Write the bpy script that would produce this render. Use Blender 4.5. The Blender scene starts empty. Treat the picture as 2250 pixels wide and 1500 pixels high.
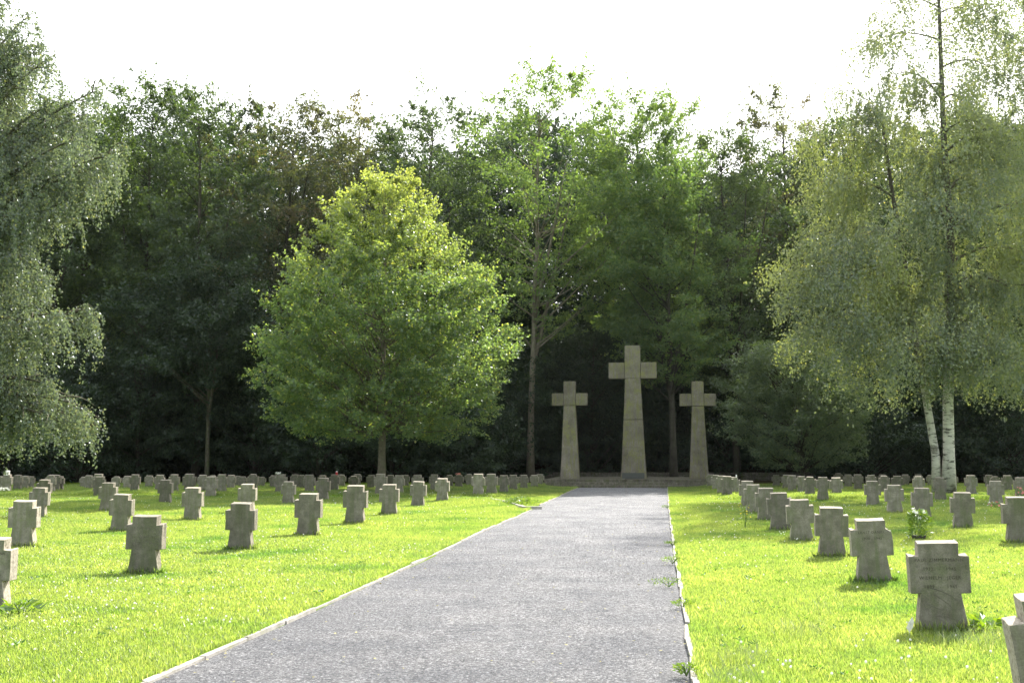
import bpy, math, random
import numpy as np
from mathutils import Vector, noise as mnoise

SC = bpy.context.scene
COL = SC.collection
rng = np.random.default_rng(11)
random.seed(5)
R = math.radians

# ------------------------------------------------------------------ camera
F = 2400.0; W0, H0 = 2250.0, 1500.0
CAMH = 1.6
YAW = math.atan(331 / F)           # camera turned left of the path axis (+Y)
PITCH = math.atan(250 / F)
cam_d = bpy.data.cameras.new('camera')
cam = bpy.data.objects.new('camera', cam_d); COL.objects.link(cam)
cam_d.sensor_width = 36.0
cam_d.lens = 36.0 * F / W0
cam_d.clip_end = 3000
cam.location = (0, 0, CAMH)
cam.rotation_euler = (math.pi / 2 + PITCH, 0, YAW)
SC.camera = cam
fw = np.array([-math.sin(YAW) * math.cos(PITCH), math.cos(YAW) * math.cos(PITCH), math.sin(PITCH)])
rt = np.array([math.cos(YAW), math.sin(YAW), 0.0])
up = np.cross(rt, fw)
fh = np.array([-math.sin(YAW), math.cos(YAW)])      # horizontal forward

def ray(px, py):
    return fw + (px - 1125) / F * rt + (750 - py) / F * up
def on_ground(px, py, z=0.0):
    d = ray(px, py); t = (z - CAMH) / d[2]
    return np.array([d[0] * t, d[1] * t, z])
def at_depth(px, py, D):
    """point seen at pixel (px,py) whose horizontal forward distance is D"""
    d = ray(px, py); h = d[0] * fh[0] + d[1] * fh[1]
    t = D / h
    return np.array([d[0] * t, d[1] * t, CAMH + d[2] * t])
def depth_of(p): return p[0] * fh[0] + p[1] * fh[1]

# ------------------------------------------------------------------ helpers
def link(o, parent=None):
    COL.objects.link(o)
    if parent is not None: o.parent = parent
    return o
def tag(o, label=None, cat=None, group=None, kind=None):
    if label: o['label'] = label
    if cat: o['category'] = cat
    if group: o['group'] = group
    if kind: o['kind'] = kind
    return o
def mesh_np(name, V, Fc, mat, parent=None, smooth=False):
    me = bpy.data.meshes.new(name)
    V = np.asarray(V, dtype=np.float32); Fc = np.asarray(Fc, dtype=np.int32)
    k = Fc.shape[1]
    me.vertices.add(len(V)); me.vertices.foreach_set('co', V.ravel())
    me.loops.add(Fc.size); me.loops.foreach_set('vertex_index', Fc.ravel())
    me.polygons.add(len(Fc)); me.polygons.foreach_set('loop_start', np.arange(0, Fc.size, k, dtype=np.int32))
    me.polygons.foreach_set('use_smooth', np.full(len(Fc), smooth, dtype=bool))
    me.update(calc_edges=True)
    me.materials.append(mat)
    return link(bpy.data.objects.new(name, me), parent)
def mesh_py(name, V, Fc, mat, parent=None, smooth=False):
    me = bpy.data.meshes.new(name); me.from_pydata([tuple(v) for v in V], [], [tuple(f) for f in Fc])
    if smooth: me.polygons.foreach_set('use_smooth', [True] * len(me.polygons))
    me.update(); me.materials.append(mat)
    return link(bpy.data.objects.new(name, me), parent)
def empty(name, loc, rz=0.0):
    o = bpy.data.objects.new(name, None); o.location = tuple(loc); o.rotation_euler = (0, 0, rz)
    o.empty_display_size = .2
    return link(o)
def nvec(v):
    return v / np.maximum(np.linalg.norm(v, axis=-1, keepdims=True), 1e-9)

class MB:
    def __init__(s): s.V = []; s.F = []
    def tube(s, pts, rad, n=6, cap=True):
        pts = np.asarray(pts, float); rad = np.asarray(rad, float); m = len(pts)
        T = np.gradient(pts, axis=0); T = nvec(T)
        ref = np.array([0.3, 0.9, 0.1]) if abs(T[0][2]) > .8 else np.array([0, 0, 1.0])
        A = nvec(np.cross(T, ref)); B = np.cross(T, A)
        b0 = len(s.V)
        for i in range(m):
            for k in range(n):
                a = 2 * math.pi * k / n
                s.V.append(pts[i] + rad[i] * (math.cos(a) * A[i] + math.sin(a) * B[i]))
        for i in range(m - 1):
            for k in range(n):
                k2 = (k + 1) % n
                s.F.append((b0 + i * n + k, b0 + i * n + k2, b0 + (i + 1) * n + k2, b0 + (i + 1) * n + k))
        if cap:
            s.F.append(tuple(b0 + (m - 1) * n + k for k in range(n)))
            s.F.append(tuple(b0 + k for k in reversed(range(n))))
    def box(s, c, h, jit=0.0, rz=0.0):
        b0 = len(s.V)
        for sx, sy, sz in ((-1,-1,-1),(1,-1,-1),(1,1,-1),(-1,1,-1),(-1,-1,1),(1,-1,1),(1,1,1),(-1,1,1)):
            v = np.array([sx * h[0], sy * h[1], sz * h[2]]) + rng.uniform(-jit, jit, 3)
            v = np.array([v[0] * math.cos(rz) - v[1] * math.sin(rz), v[0] * math.sin(rz) + v[1] * math.cos(rz), v[2]])
            s.V.append(v + np.asarray(c, float))
        for f in ((3,2,1,0),(4,5,6,7),(0,1,5,4),(1,2,6,5),(2,3,7,6),(3,0,4,7)):
            s.F.append(tuple(b0 + i for i in f))
    def build(s, name, mat, parent=None, smooth=False):
        return mesh_py(name, s.V, s.F, mat, parent, smooth)

# ------------------------------------------------------------------ materials
def new_mat(name):
    m = bpy.data.materials.new(name); m.use_nodes = True
    nt = m.node_tree; nt.nodes.clear()
    return m, nt
def N(nt, t, **kw):
    n = nt.nodes.new(t)
    for k, v in kw.items():
        if k in n.inputs: n.inputs[k].default_value = v
        else: setattr(n, k, v)
    return n
def ramp(nt, fac, stops):
    r = nt.nodes.new('ShaderNodeValToRGB')
    el = r.color_ramp.elements
    while len(el) < len(stops): el.new(0.5)
    for e, (p, c) in zip(el, stops):
        e.position = p; e.color = (*c, 1)
    nt.links.new(fac, r.inputs[0])
    return r.outputs[0]
def mixc(nt, fac, a, b, mode='MIX'):
    m = nt.nodes.new('ShaderNodeMix'); m.data_type = 'RGBA'; m.blend_type = mode
    for s, v in ((m.inputs[0], fac), (m.inputs[6], a), (m.inputs[7], b)):
        if hasattr(v, 'links') or isinstance(v, bpy.types.NodeSocket): nt.links.new(v, s)
        elif isinstance(v, tuple): s.default_value = (*v, 1)
        else: s.default_value = v
    return m.outputs[2]

def leaf_mat(name, stops, trans_tint=(1.0, 1.0, .6), trans=.45, gloss=.06, rough=.35, patch=None, tscale=1.0, top=None):
    m, nt = new_mat(name)
    g = N(nt, 'ShaderNodeNewGeometry')
    c = ramp(nt, g.outputs['Random Per Island'], stops)
    if patch:                                   # broad patches of another leaf colour
        tc = N(nt, 'ShaderNodeTexCoord')
        nz = N(nt, 'ShaderNodeTexNoise', Scale=patch[1]); nt.links.new(tc.outputs['Object'], nz.inputs['Vector'])
        f = ramp(nt, nz.outputs[0], [(patch[2], (0, 0, 0)), (patch[3], (1, 1, 1))])
        c = mixc(nt, f, c, patch[0])
    if top:                                     # backlit crown top painted yellower, over young yellow leaf tips
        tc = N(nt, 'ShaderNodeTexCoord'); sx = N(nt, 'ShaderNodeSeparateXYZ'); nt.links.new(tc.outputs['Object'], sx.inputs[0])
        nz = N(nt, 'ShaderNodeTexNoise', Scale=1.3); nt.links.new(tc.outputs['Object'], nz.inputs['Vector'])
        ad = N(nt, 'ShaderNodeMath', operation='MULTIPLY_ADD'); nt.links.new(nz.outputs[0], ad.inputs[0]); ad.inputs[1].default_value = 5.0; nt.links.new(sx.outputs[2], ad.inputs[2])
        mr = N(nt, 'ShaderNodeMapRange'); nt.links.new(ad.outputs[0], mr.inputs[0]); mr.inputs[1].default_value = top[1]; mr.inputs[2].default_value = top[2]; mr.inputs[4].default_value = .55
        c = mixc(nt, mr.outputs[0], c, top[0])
    d = N(nt, 'ShaderNodeBsdfDiffuse'); nt.links.new(c, d.inputs[0])
    t = N(nt, 'ShaderNodeBsdfTranslucent')
    tc2 = mixc(nt, 1.0, c, tuple(x * tscale for x in trans_tint), 'MULTIPLY'); nt.links.new(tc2, t.inputs[0])
    mx = N(nt, 'ShaderNodeMixShader'); mx.inputs[0].default_value = trans
    nt.links.new(d.outputs[0], mx.inputs[1]); nt.links.new(t.outputs[0], mx.inputs[2])
    gl = N(nt, 'ShaderNodeBsdfGlossy', Roughness=rough); gl.inputs[0].default_value = (.9, .95, 1, 1)
    m2 = N(nt, 'ShaderNodeMixShader'); m2.inputs[0].default_value = gloss
    nt.links.new(mx.outputs[0], m2.inputs[1]); nt.links.new(gl.outputs[0], m2.inputs[2])
    o = N(nt, 'ShaderNodeOutputMaterial'); nt.links.new(m2.outputs[0], o.inputs[0])
    return m

def rock_mat(name, base, tints, scale=6, bump=.4, streak=True, rough=.9, moss=(.10, .12, .045), moss_amt=.5, grain=90, rand=.25, sunlit_hewn=False):
    m, nt = new_mat(name)
    tc = N(nt, 'ShaderNodeTexCoord'); oi = N(nt, 'ShaderNodeObjectInfo')
    off = N(nt, 'ShaderNodeVectorMath', operation='ADD')
    sc = N(nt, 'ShaderNodeVectorMath', operation='SCALE'); nt.links.new(oi.outputs['Location'], sc.inputs[0]); sc.inputs['Scale'].default_value = 3.7
    nt.links.new(tc.outputs['Object'], off.inputs[0]); nt.links.new(sc.outputs[0], off.inputs[1])
    P = off.outputs[0]
    n1 = N(nt, 'ShaderNodeTexNoise', Scale=scale, Detail=6.0, Roughness=.65); nt.links.new(P, n1.inputs['Vector'])
    c = ramp(nt, n1.outputs[0], [(.3, tints[0]), (.5, base), (.72, tints[1])])
    # vertical run-off streaks
    if streak:
        mp = N(nt, 'ShaderNodeMapping'); mp.inputs['Scale'].default_value = (9, 9, .9); nt.links.new(P, mp.inputs[0])
        n2 = N(nt, 'ShaderNodeTexNoise', Scale=1.6, Detail=4.0); nt.links.new(mp.outputs[0], n2.inputs['Vector'])
        f2 = ramp(nt, n2.outputs[0], [(.45, (0, 0, 0)), (.72, (moss_amt,) * 3)])
        c = mixc(nt, f2, c, moss)
    n3 = N(nt, 'ShaderNodeTexNoise', Scale=2.1, Detail=5.0, Roughness=.7); nt.links.new(P, n3.inputs['Vector'])
    f3 = ramp(nt, n3.outputs[0], [(.52, (0, 0, 0)), (.66, (moss_amt * .9,) * 3)])
    c = mixc(nt, f3, c, tuple(x * 1.15 for x in moss))
    n4 = N(nt, 'ShaderNodeTexNoise', Scale=grain, Detail=3.0); nt.links.new(P, n4.inputs['Vector'])
    c = mixc(nt, .35, c, ramp(nt, n4.outputs[0], [(.3, (.35, .35, .35)), (.7, (1.3, 1.3, 1.3))]), 'MULTIPLY')
    if sunlit_hewn:                                    # sunlight on tops and rough sides painted in as paler stone
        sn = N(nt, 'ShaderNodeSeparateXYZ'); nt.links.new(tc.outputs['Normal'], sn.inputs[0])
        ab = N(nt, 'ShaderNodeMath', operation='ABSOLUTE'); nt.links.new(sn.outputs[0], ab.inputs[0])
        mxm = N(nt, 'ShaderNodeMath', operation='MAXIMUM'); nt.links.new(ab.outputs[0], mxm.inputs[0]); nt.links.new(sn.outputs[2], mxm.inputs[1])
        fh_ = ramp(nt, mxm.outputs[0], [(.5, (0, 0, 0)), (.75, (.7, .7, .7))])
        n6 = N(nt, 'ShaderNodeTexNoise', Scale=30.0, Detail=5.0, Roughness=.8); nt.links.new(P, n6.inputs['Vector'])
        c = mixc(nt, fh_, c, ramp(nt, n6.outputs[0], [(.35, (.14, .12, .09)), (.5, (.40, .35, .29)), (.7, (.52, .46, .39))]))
    # each stone its own tone
    rr = N(nt, 'ShaderNodeMapRange'); nt.links.new(oi.outputs['Random'], rr.inputs[0]); rr.inputs[3].default_value = 1 - rand; rr.inputs[4].default_value = 1 + rand
    hs = N(nt, 'ShaderNodeHueSaturation'); nt.links.new(c, hs.inputs['Color']); nt.links.new(rr.outputs[0], hs.inputs['Value'])
    b = N(nt, 'ShaderNodeBsdfPrincipled', Roughness=rough); nt.links.new(hs.outputs[0], b.inputs['Base Color'])
    b.inputs['Specular IOR Level'].default_value = .25
    nb = N(nt, 'ShaderNodeTexNoise', Scale=38.0, Detail=8.0, Roughness=.7); nt.links.new(P, nb.inputs['Vector'])
    bp = N(nt, 'ShaderNodeBump', Strength=bump, Distance=.012); nt.links.new(nb.outputs[0], bp.inputs['Height'])
    nt.links.new(bp.outputs[0], b.inputs['Normal'])
    o = N(nt, 'ShaderNodeOutputMaterial'); nt.links.new(b.outputs[0], o.inputs[0])
    return m
def plain_mat(name, col, rough=.7, trans=0.0):
    m, nt = new_mat(name)
    n = N(nt, 'ShaderNodeTexNoise', Scale=40.0); tc = N(nt, 'ShaderNodeTexCoord'); nt.links.new(tc.outputs['Object'], n.inputs['Vector'])
    c = ramp(nt, n.outputs[0], [(.3, tuple(x * .8 for x in col)), (.7, tuple(min(1, x * 1.15) for x in col))])
    b = N(nt, 'ShaderNodeBsdfPrincipled', Roughness=rough); nt.links.new(c, b.inputs['Base Color'])
    o = N(nt, 'ShaderNodeOutputMaterial')
    if trans:
        t = N(nt, 'ShaderNodeBsdfTranslucent'); nt.links.new(c, t.inputs[0])
        mx = N(nt, 'ShaderNodeMixShader'); mx.inputs[0].default_value = trans
        nt.links.new(b.outputs[0], mx.inputs[1]); nt.links.new(t.outputs[0], mx.inputs[2]); nt.links.new(mx.outputs[0], o.inputs[0])
    else: nt.links.new(b.outputs[0], o.inputs[0])
    return m

M_stone = rock_mat('sandstone', (.19, .176, .138), ((.13, .12, .09), (.285, .26, .21)), moss=(.115, .135, .06), moss_amt=.65, sunlit_hewn=True)
M_cross = rock_mat('cross_stone', (.19, .17, .138), ((.12, .107, .085), (.28, .255, .215)), scale=1.7, moss=(.19, .19, .075), moss_amt=.95, grain=30, bump=.3, rand=.08)
M_wall = rock_mat('wall_stone', (.09, .08, .065), ((.05, .045, .035), (.14, .13, .11)), moss=(.05, .06, .02), moss_amt=.9)
M_kerb = rock_mat('kerb_stone', (.34, .32, .29), ((.2, .19, .16), (.45, .43, .4)), scale=5, moss=(.18, .2, .08), moss_amt=.5, streak=False, rand=.1)
M_text = rock_mat('engraving', (.065, .06, .042), ((.045, .04, .03), (.09, .08, .06)), streak=False, moss=(.07, .08, .03))
M_text_faint = rock_mat('engraving_faint', (.145, .13, .10), ((.11, .10, .08), (.18, .165, .13)), streak=False, moss=(.10, .11, .05))
M_bark = rock_mat('bark', (.10, .085, .065), ((.05, .042, .032), (.15, .135, .11)), scale=7, bump=1.0, moss=(.07, .085, .035), moss_amt=.8)
M_bark_dark = rock_mat('bark_dark', (.055, .048, .038), ((.03, .025, .02), (.085, .075, .06)), scale=3, bump=1.0, moss=(.04, .05, .02), moss_amt=.8)
M_bark_linden = rock_mat('bark_linden', (.17, .145, .11), ((.11, .09, .07), (.23, .2, .16)), scale=6, bump=.8, moss=(.13, .14, .07), moss_amt=.7)

def birch_bark():
    m, nt = new_mat('birch_bark')
    tc = N(nt, 'ShaderNodeTexCoord')
    mp = N(nt, 'ShaderNodeMapping'); mp.inputs['Scale'].default_value = (1.6, 1.6, 5.5); nt.links.new(tc.outputs['Object'], mp.inputs[0])
    n1 = N(nt, 'ShaderNodeTexNoise', Scale=1.5, Detail=5.0, Roughness=.7); nt.links.new(mp.outputs[0], n1.inputs['Vector'])
    c = ramp(nt, n1.outputs[0], [(.38, (.06, .055, .048)), (.48, (.46, .44, .41)), (.7, (.62, .60, .56))])
    n2 = N(nt, 'ShaderNodeTexNoise', Scale=1.1, Detail=4.0); nt.links.new(tc.outputs['Object'], n2.inputs['Vector'])
    c = mixc(nt, ramp(nt, n2.outputs[0], [(.56, (0, 0, 0)), (.66, (1, 1, 1))]), c, (.10, .09, .075))
    # rough dark bark at the foot and dark limbs high up
    sx = N(nt, 'ShaderNodeSeparateXYZ'); nt.links.new(tc.outputs['Object'], sx.inputs[0])
    f = N(nt, 'ShaderNodeMapRange'); nt.links.new(sx.outputs[2], f.inputs[0]); f.inputs[1].default_value = 4.5; f.inputs[2].default_value = 8.0
    c = mixc(nt, f.outputs[0], c, (.075, .065, .05))
    b = N(nt, 'ShaderNodeBsdfPrincipled', Roughness=.8); nt.links.new(c, b.inputs['Base Color'])
    bp = N(nt, 'ShaderNodeBump', Strength=.6, Distance=.02); nt.links.new(n1.outputs[0], bp.inputs['Height']); nt.links.new(bp.outputs[0], b.inputs['Normal'])
    o = N(nt, 'ShaderNodeOutputMaterial'); nt.links.new(b.outputs[0], o.inputs[0])
    return m
M_birch = birch_bark()

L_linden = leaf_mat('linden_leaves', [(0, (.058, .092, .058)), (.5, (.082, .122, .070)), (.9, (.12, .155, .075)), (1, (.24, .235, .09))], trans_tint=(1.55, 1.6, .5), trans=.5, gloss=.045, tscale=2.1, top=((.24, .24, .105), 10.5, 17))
L_birch = leaf_mat('birch_leaves', [(0, (.088, .118, .085)), (.6, (.118, .15, .10)), (.92, (.15, .18, .10)), (1, (.26, .25, .09))], trans_tint=(1.35, 1.3, .6), trans=.42, gloss=.05, tscale=1.55, patch=((.15, .18, .075), .25, .50, .62))
L_birch_grey = leaf_mat('birch_leaves_grey', [(0, (.085, .112, .088)), (.6, (.115, .142, .105)), (.95, (.15, .17, .11)), (1, (.24, .23, .1))], trans_tint=(1.25, 1.3, .7), trans=.42, gloss=.04, tscale=1.4)
def fmat(nm, a, b, c, patch=None, tt=(1.4, 1.5, .5), ts=1.2):
    return leaf_mat(nm, [(0, a), (.6, b), (1, c)], trans_tint=tt, trans=.42, gloss=.035, rough=.5, patch=patch, tscale=ts)
L_dark = fmat('dark_leaves', (.038, .058, .038), (.056, .080, .048), (.08, .105, .052), ts=1.5)
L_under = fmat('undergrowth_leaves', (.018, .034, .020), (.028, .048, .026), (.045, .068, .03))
L_bush = fmat('bush_leaves', (.06, .085, .06), (.08, .11, .07), (.11, .14, .075), ts=1.3)
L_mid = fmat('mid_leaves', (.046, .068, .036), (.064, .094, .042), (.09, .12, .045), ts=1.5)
L_grey = fmat('grey_leaves', (.065, .078, .052), (.085, .096, .062), (.11, .11, .06), patch=((.14, .115, .085), .35, .52, .68), ts=1.2)
L_light = fmat('light_leaves', (.062, .098, .042), (.085, .13, .052), (.125, .16, .055), tt=(1.45, 1.5, .55), ts=2.1)
L_yellow = fmat('yellow_leaves', (.058, .095, .044), (.078, .12, .052), (.12, .15, .055), tt=(1.4, 1.5, .5), ts=2.2)

def grass_mat():
    m, nt = new_mat('grass')
    g = N(nt, 'ShaderNodeNewGeometry')
    c = ramp(nt, g.outputs['Random Per Island'], [(0, (.08, .125, .03)), (.5, (.125, .18, .045)), (.93, (.17, .22, .065)), (1, (.26, .27, .13))])
    n1 = N(nt, 'ShaderNodeTexNoise', Scale=.55, Detail=5.0, Roughness=.6); nt.links.new(g.outputs['Position'], n1.inputs['Vector'])
    c = mixc(nt, 1.0, c, ramp(nt, n1.outputs[0], [(.34, (.50, .72, .5)), (.46, (.95, .98, .95)), (.68, (1.22, 1.12, 1.15))]), 'MULTIPLY')
    d = N(nt, 'ShaderNodeBsdfDiffuse'); nt.links.new(c, d.inputs[0])
    t = N(nt, 'ShaderNodeBsdfTranslucent'); nt.links.new(mixc(nt, 1.0, c, (2.9, 2.7, 1.5), 'MULTIPLY'), t.inputs[0])
    mx = N(nt, 'ShaderNodeMixShader'); mx.inputs[0].default_value = .6
    nt.links.new(d.outputs[0], mx.inputs[1]); nt.links.new(t.outputs[0], mx.inputs[2])
    gl = N(nt, 'ShaderNodeBsdfGlossy', Roughness=.4)
    m2 = N(nt, 'ShaderNodeMixShader'); m2.inputs[0].default_value = .06
    nt.links.new(mx.outputs[0], m2.inputs[1]); nt.links.new(gl.outputs[0], m2.inputs[2])
    o = N(nt, 'ShaderNodeOutputMaterial'); nt.links.new(m2.outputs[0], o.inputs[0])
    return m
M_grass = grass_mat()

def ground_mat():
    m, nt = new_mat('ground')
    g = N(nt, 'ShaderNodeNewGeometry')
    n1 = N(nt, 'ShaderNodeTexNoise', Scale=.8, Detail=8.0, Roughness=.7); nt.links.new(g.outputs['Position'], n1.inputs['Vector'])
    n2 = N(nt, 'ShaderNodeTexNoise', Scale=22.0, Detail=6.0, Roughness=.8); nt.links.new(g.outputs['Position'], n2.inputs['Vector'])
    c = ramp(nt, n2.outputs[0], [(.3, (.06, .10, .02)), (.5, (.15, .24, .035)), (.7, (.24, .34, .06))])
    c = mixc(nt, 1.0, c, ramp(nt, n1.outputs[0], [(.35, (.8, .9, .8)), (.65, (1.25, 1.1, .9))]), 'MULTIPLY')
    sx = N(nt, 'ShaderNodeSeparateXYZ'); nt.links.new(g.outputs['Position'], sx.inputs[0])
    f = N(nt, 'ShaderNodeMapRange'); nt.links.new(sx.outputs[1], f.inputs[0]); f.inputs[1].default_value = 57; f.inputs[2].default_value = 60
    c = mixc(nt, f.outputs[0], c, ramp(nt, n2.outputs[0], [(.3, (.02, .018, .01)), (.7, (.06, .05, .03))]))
    b = N(nt, 'ShaderNodeBsdfDiffuse'); nt.links.new(c, b.inputs[0])
    bp = N(nt, 'ShaderNodeBump', Strength=1.0, Distance=.05); nt.links.new(n2.outputs[0], bp.inputs['Height']); nt.links.new(bp.outputs[0], b.inputs['Normal'])
    o = N(nt, 'ShaderNodeOutputMaterial'); nt.links.new(b.outputs[0], o.inputs[0])
    return m
M_ground = ground_mat()

def path_mat():
    m, nt = new_mat('path_gravel')
    g = N(nt, 'ShaderNodeNewGeometry')
    v = N(nt, 'ShaderNodeTexVoronoi', Scale=75.0); nt.links.new(g.outputs['Position'], v.inputs['Vector'])
    n1 = N(nt, 'ShaderNodeTexNoise', Scale=28.0, Detail=8.0, Roughness=.8); nt.links.new(g.outputs['Position'], n1.inputs['Vector'])
    n2 = N(nt, 'ShaderNodeTexNoise', Scale=.9, Detail=6.0, Roughness=.65); nt.links.new(g.outputs['Position'], n2.inputs['Vector'])
    c = ramp(nt, n1.outputs[0], [(.3, (.075, .077, .082)), (.5, (.175, .178, .185)), (.72, (.36, .36, .365))])
    s = N(nt, 'ShaderNodeSeparateColor'); nt.links.new(v.outputs['Color'], s.inputs[0])
    c = mixc(nt, 1.0, c, ramp(nt, s.outputs[0], [(0, (.5, .5, .52)), (.7, (1, 1, 1)), (1, (1.9, 1.9, 1.85))]), 'MULTIPLY')
    c = mixc(nt, 1.0, c, ramp(nt, n2.outputs[0], [(.35, (.78, .79, .84)), (.65, (1.22, 1.2, 1.2))]), 'MULTIPLY')
    mp = N(nt, 'ShaderNodeMapping'); mp.inputs['Scale'].default_value = (2.6, .22, 1); nt.links.new(g.outputs['Position'], mp.inputs[0])
    n3 = N(nt, 'ShaderNodeTexNoise', Scale=1.0, Detail=7.0, Roughness=.7, Distortion=1.2); nt.links.new(mp.outputs[0], n3.inputs['Vector'])
    c = mixc(nt, ramp(nt, n3.outputs[0], [(.5, (0, 0, 0)), (.56, (.14, .14, .14)), (.62, (0, 0, 0))]), c, (.25, .245, .24))
    n5 = N(nt, 'ShaderNodeTexNoise', Scale=7.0, Detail=6.0, Roughness=.75); nt.links.new(g.outputs['Position'], n5.inputs['Vector'])
    c = mixc(nt, 1.0, c, ramp(nt, n5.outputs[0], [(.3, (.72, .72, .74)), (.7, (1.25, 1.25, 1.25))]), 'MULTIPLY')
    b = N(nt, 'ShaderNodeBsdfPrincipled', Roughness=.85); nt.links.new(c, b.inputs['Base Color'])
    b.inputs['Specular IOR Level'].default_value = .3
    bp = N(nt, 'ShaderNodeBump', Strength=1.0, Distance=.03); nt.links.new(n1.outputs[0], bp.inputs['Height'])
    bp2 = N(nt, 'ShaderNodeBump', Strength=.8, Distance=.04); nt.links.new(n5.outputs[0], bp2.inputs['Height']); nt.links.new(bp2.outputs[0], bp.inputs['Normal'])
    nt.links.new(bp.outputs[0], b.inputs['Normal'])
    o = N(nt, 'ShaderNodeOutputMaterial'); nt.links.new(b.outputs[0], o.inputs[0])
    return m
M_path = path_mat()
M_gravel = rock_mat('gravel_stone', (.2, .2, .205), ((.07, .07, .08), (.48, .46, .45)), scale=60, streak=False, moss=(.2, .19, .17), moss_amt=.3)
M_white = plain_mat('petal_white', (.84, .84, .78), .6, .5)
M_yellow = plain_mat('petal_yellow', (.75, .62, .05), .6, .3)
M_pink = plain_mat('petal_pink', (.65, .25, .22), .6, .3)
M_red = plain_mat('lantern_red', (.6, .03, .03), .35)
M_plastic = plain_mat('lantern_white', (.72, .7, .66), .4)
M_leafgreen = leaf_mat('weed_leaves', [(0, (.06, .13, .02)), (1, (.14, .22, .035))], trans_tint=(1.7, 1.5, .4), trans=.45, tscale=1.4)
M_pot = plain_mat('dark_pot', (.05, .045, .04), .7)
M_metal = plain_mat('plaque_metal', (.06, .065, .055), .5)

# ------------------------------------------------------------------ ground height
left_px = [(335, 1500), (500, 1428), (690, 1342), (850, 1270), (1000, 1198), (1060, 1168), (1141, 1134), (1159, 1125), (1181, 1113), (1250, 1081), (1270, 1072)]
right_px = [(1521, 1500), (1512, 1430), (1500, 1340), (1482, 1225), (1470, 1130), (1466, 1071)]
LP = np.array([on_ground(*p)[:2] for p in left_px]); RP = np.array([on_ground(*p)[:2] for p in right_px])
def ext(P):
    a = P[0] + (P[0] - P[2]) / np.linalg.norm(P[0] - P[2]) * 12
    return np.vstack([a[None], P])
LP = ext(LP); RP = ext(RP)
PATH_END = 0.5 * (LP[-1, 1] + RP[-1, 1])
def left_x(y): return np.interp(y, LP[:, 1], LP[:, 0])
def right_x(y): return np.interp(y, RP[:, 1], RP[:, 0])
def path_dist(x, y):
    """>0 outside the path"""
    d = np.maximum(left_x(y) - x, x - right_x(y))
    return np.where(y > PATH_END + .1, np.maximum(d, y - PATH_END), d)
def sst(a, b, x):
    t = np.clip((x - a) / (b - a), 0, 1); return t * t * (3 - 2 * t)
STEP_Y = 40.2
def lawn_z(x, y):
    x = np.asarray(x, float); y = np.asarray(y, float)
    d = path_dist(x, y)
    und = .022 * np.sin(x * .9 + 1.3 * np.sin(y * .35)) + .02 * np.sin(y * .7 + x * .25 + 2) + .01 * np.sin(x * 2.3 + y * 1.9)
    z = .035 + und * sst(.2, 3, d)
    z = z + .10 * sst(-.18, .12, y - STEP_Y + .3 * np.sin(x * .4)) * sst(.8, 2.5, d)
    z = z + np.where(y > 74, np.minimum((y - 74) * .3, 22), 0)  # hill added behind the wood to block bright sky between trunks
    return z
def stone_base_z(x, y): return float(lawn_z(x, y))

def axis(a, b, c, d, fine, coarse):
    l = list(np.arange(a, b, coarse)) + list(np.arange(b, c, fine)) + list(np.arange(c, d + coarse, coarse))
    return np.array(l)
gx = np.concatenate([np.linspace(-600, -60, 19)[:-1], np.arange(-60, -2.6, .45), np.arange(-2.6, 2.6, .1), np.arange(2.6, 50, .45), np.linspace(50, 600, 19)])
gy = np.concatenate([np.linspace(-300, -6, 12)[:-1], np.arange(-6, 62, .3), np.arange(62, 140, 2), np.linspace(140, 900, 20)])
GX, GY = np.meshgrid(gx, gy)
# shear the fine strip so that it follows the path
cx = 0.5 * (left_x(GY) + right_x(GY))
GX = np.where(np.abs(GX) < 60, GX + cx * (1 - np.abs(GX) / 60), GX)
GZ = lawn_z(GX, GY)
dd = path_dist(GX, GY)
GZ = np.where(dd < .03, -.03, GZ)
V = np.stack([GX, GY, GZ], -1).reshape(-1, 3)
ny, nx = GX.shape
i = (np.arange(ny - 1)[:, None] * nx + np.arange(nx - 1)[None]).ravel()
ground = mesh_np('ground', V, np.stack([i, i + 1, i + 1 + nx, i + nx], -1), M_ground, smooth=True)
tag(ground, 'bright mown cemetery lawn and forest floor', kind='structure')

# path sheet
ys = np.linspace(LP[0, 1], PATH_END, 90)
ny_, nx_ = len(ys), 12
PV = np.zeros((ny_, nx_, 3))
for a, y in enumerate(ys):
    xs = np.linspace(left_x(y) - .035, right_x(y) + .035, nx_)
    PV[a, :, 0] = xs; PV[a, :, 1] = y
    PV[a, :, 2] = .012 * np.sin(np.linspace(0, math.pi, nx_)) + .004 * np.sin(y * 1.1 + xs * 2)
i = (np.arange(ny_ - 1)[:, None] * nx_ + np.arange(nx_ - 1)[None]).ravel()
path = mesh_np('path', PV.reshape(-1, 3), np.stack([i, i + 1, i + 1 + nx_, i + nx_], -1), M_path, smooth=True)
tag(path, 'wide grey gravel path leading to the three stone crosses', kind='structure')

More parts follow.
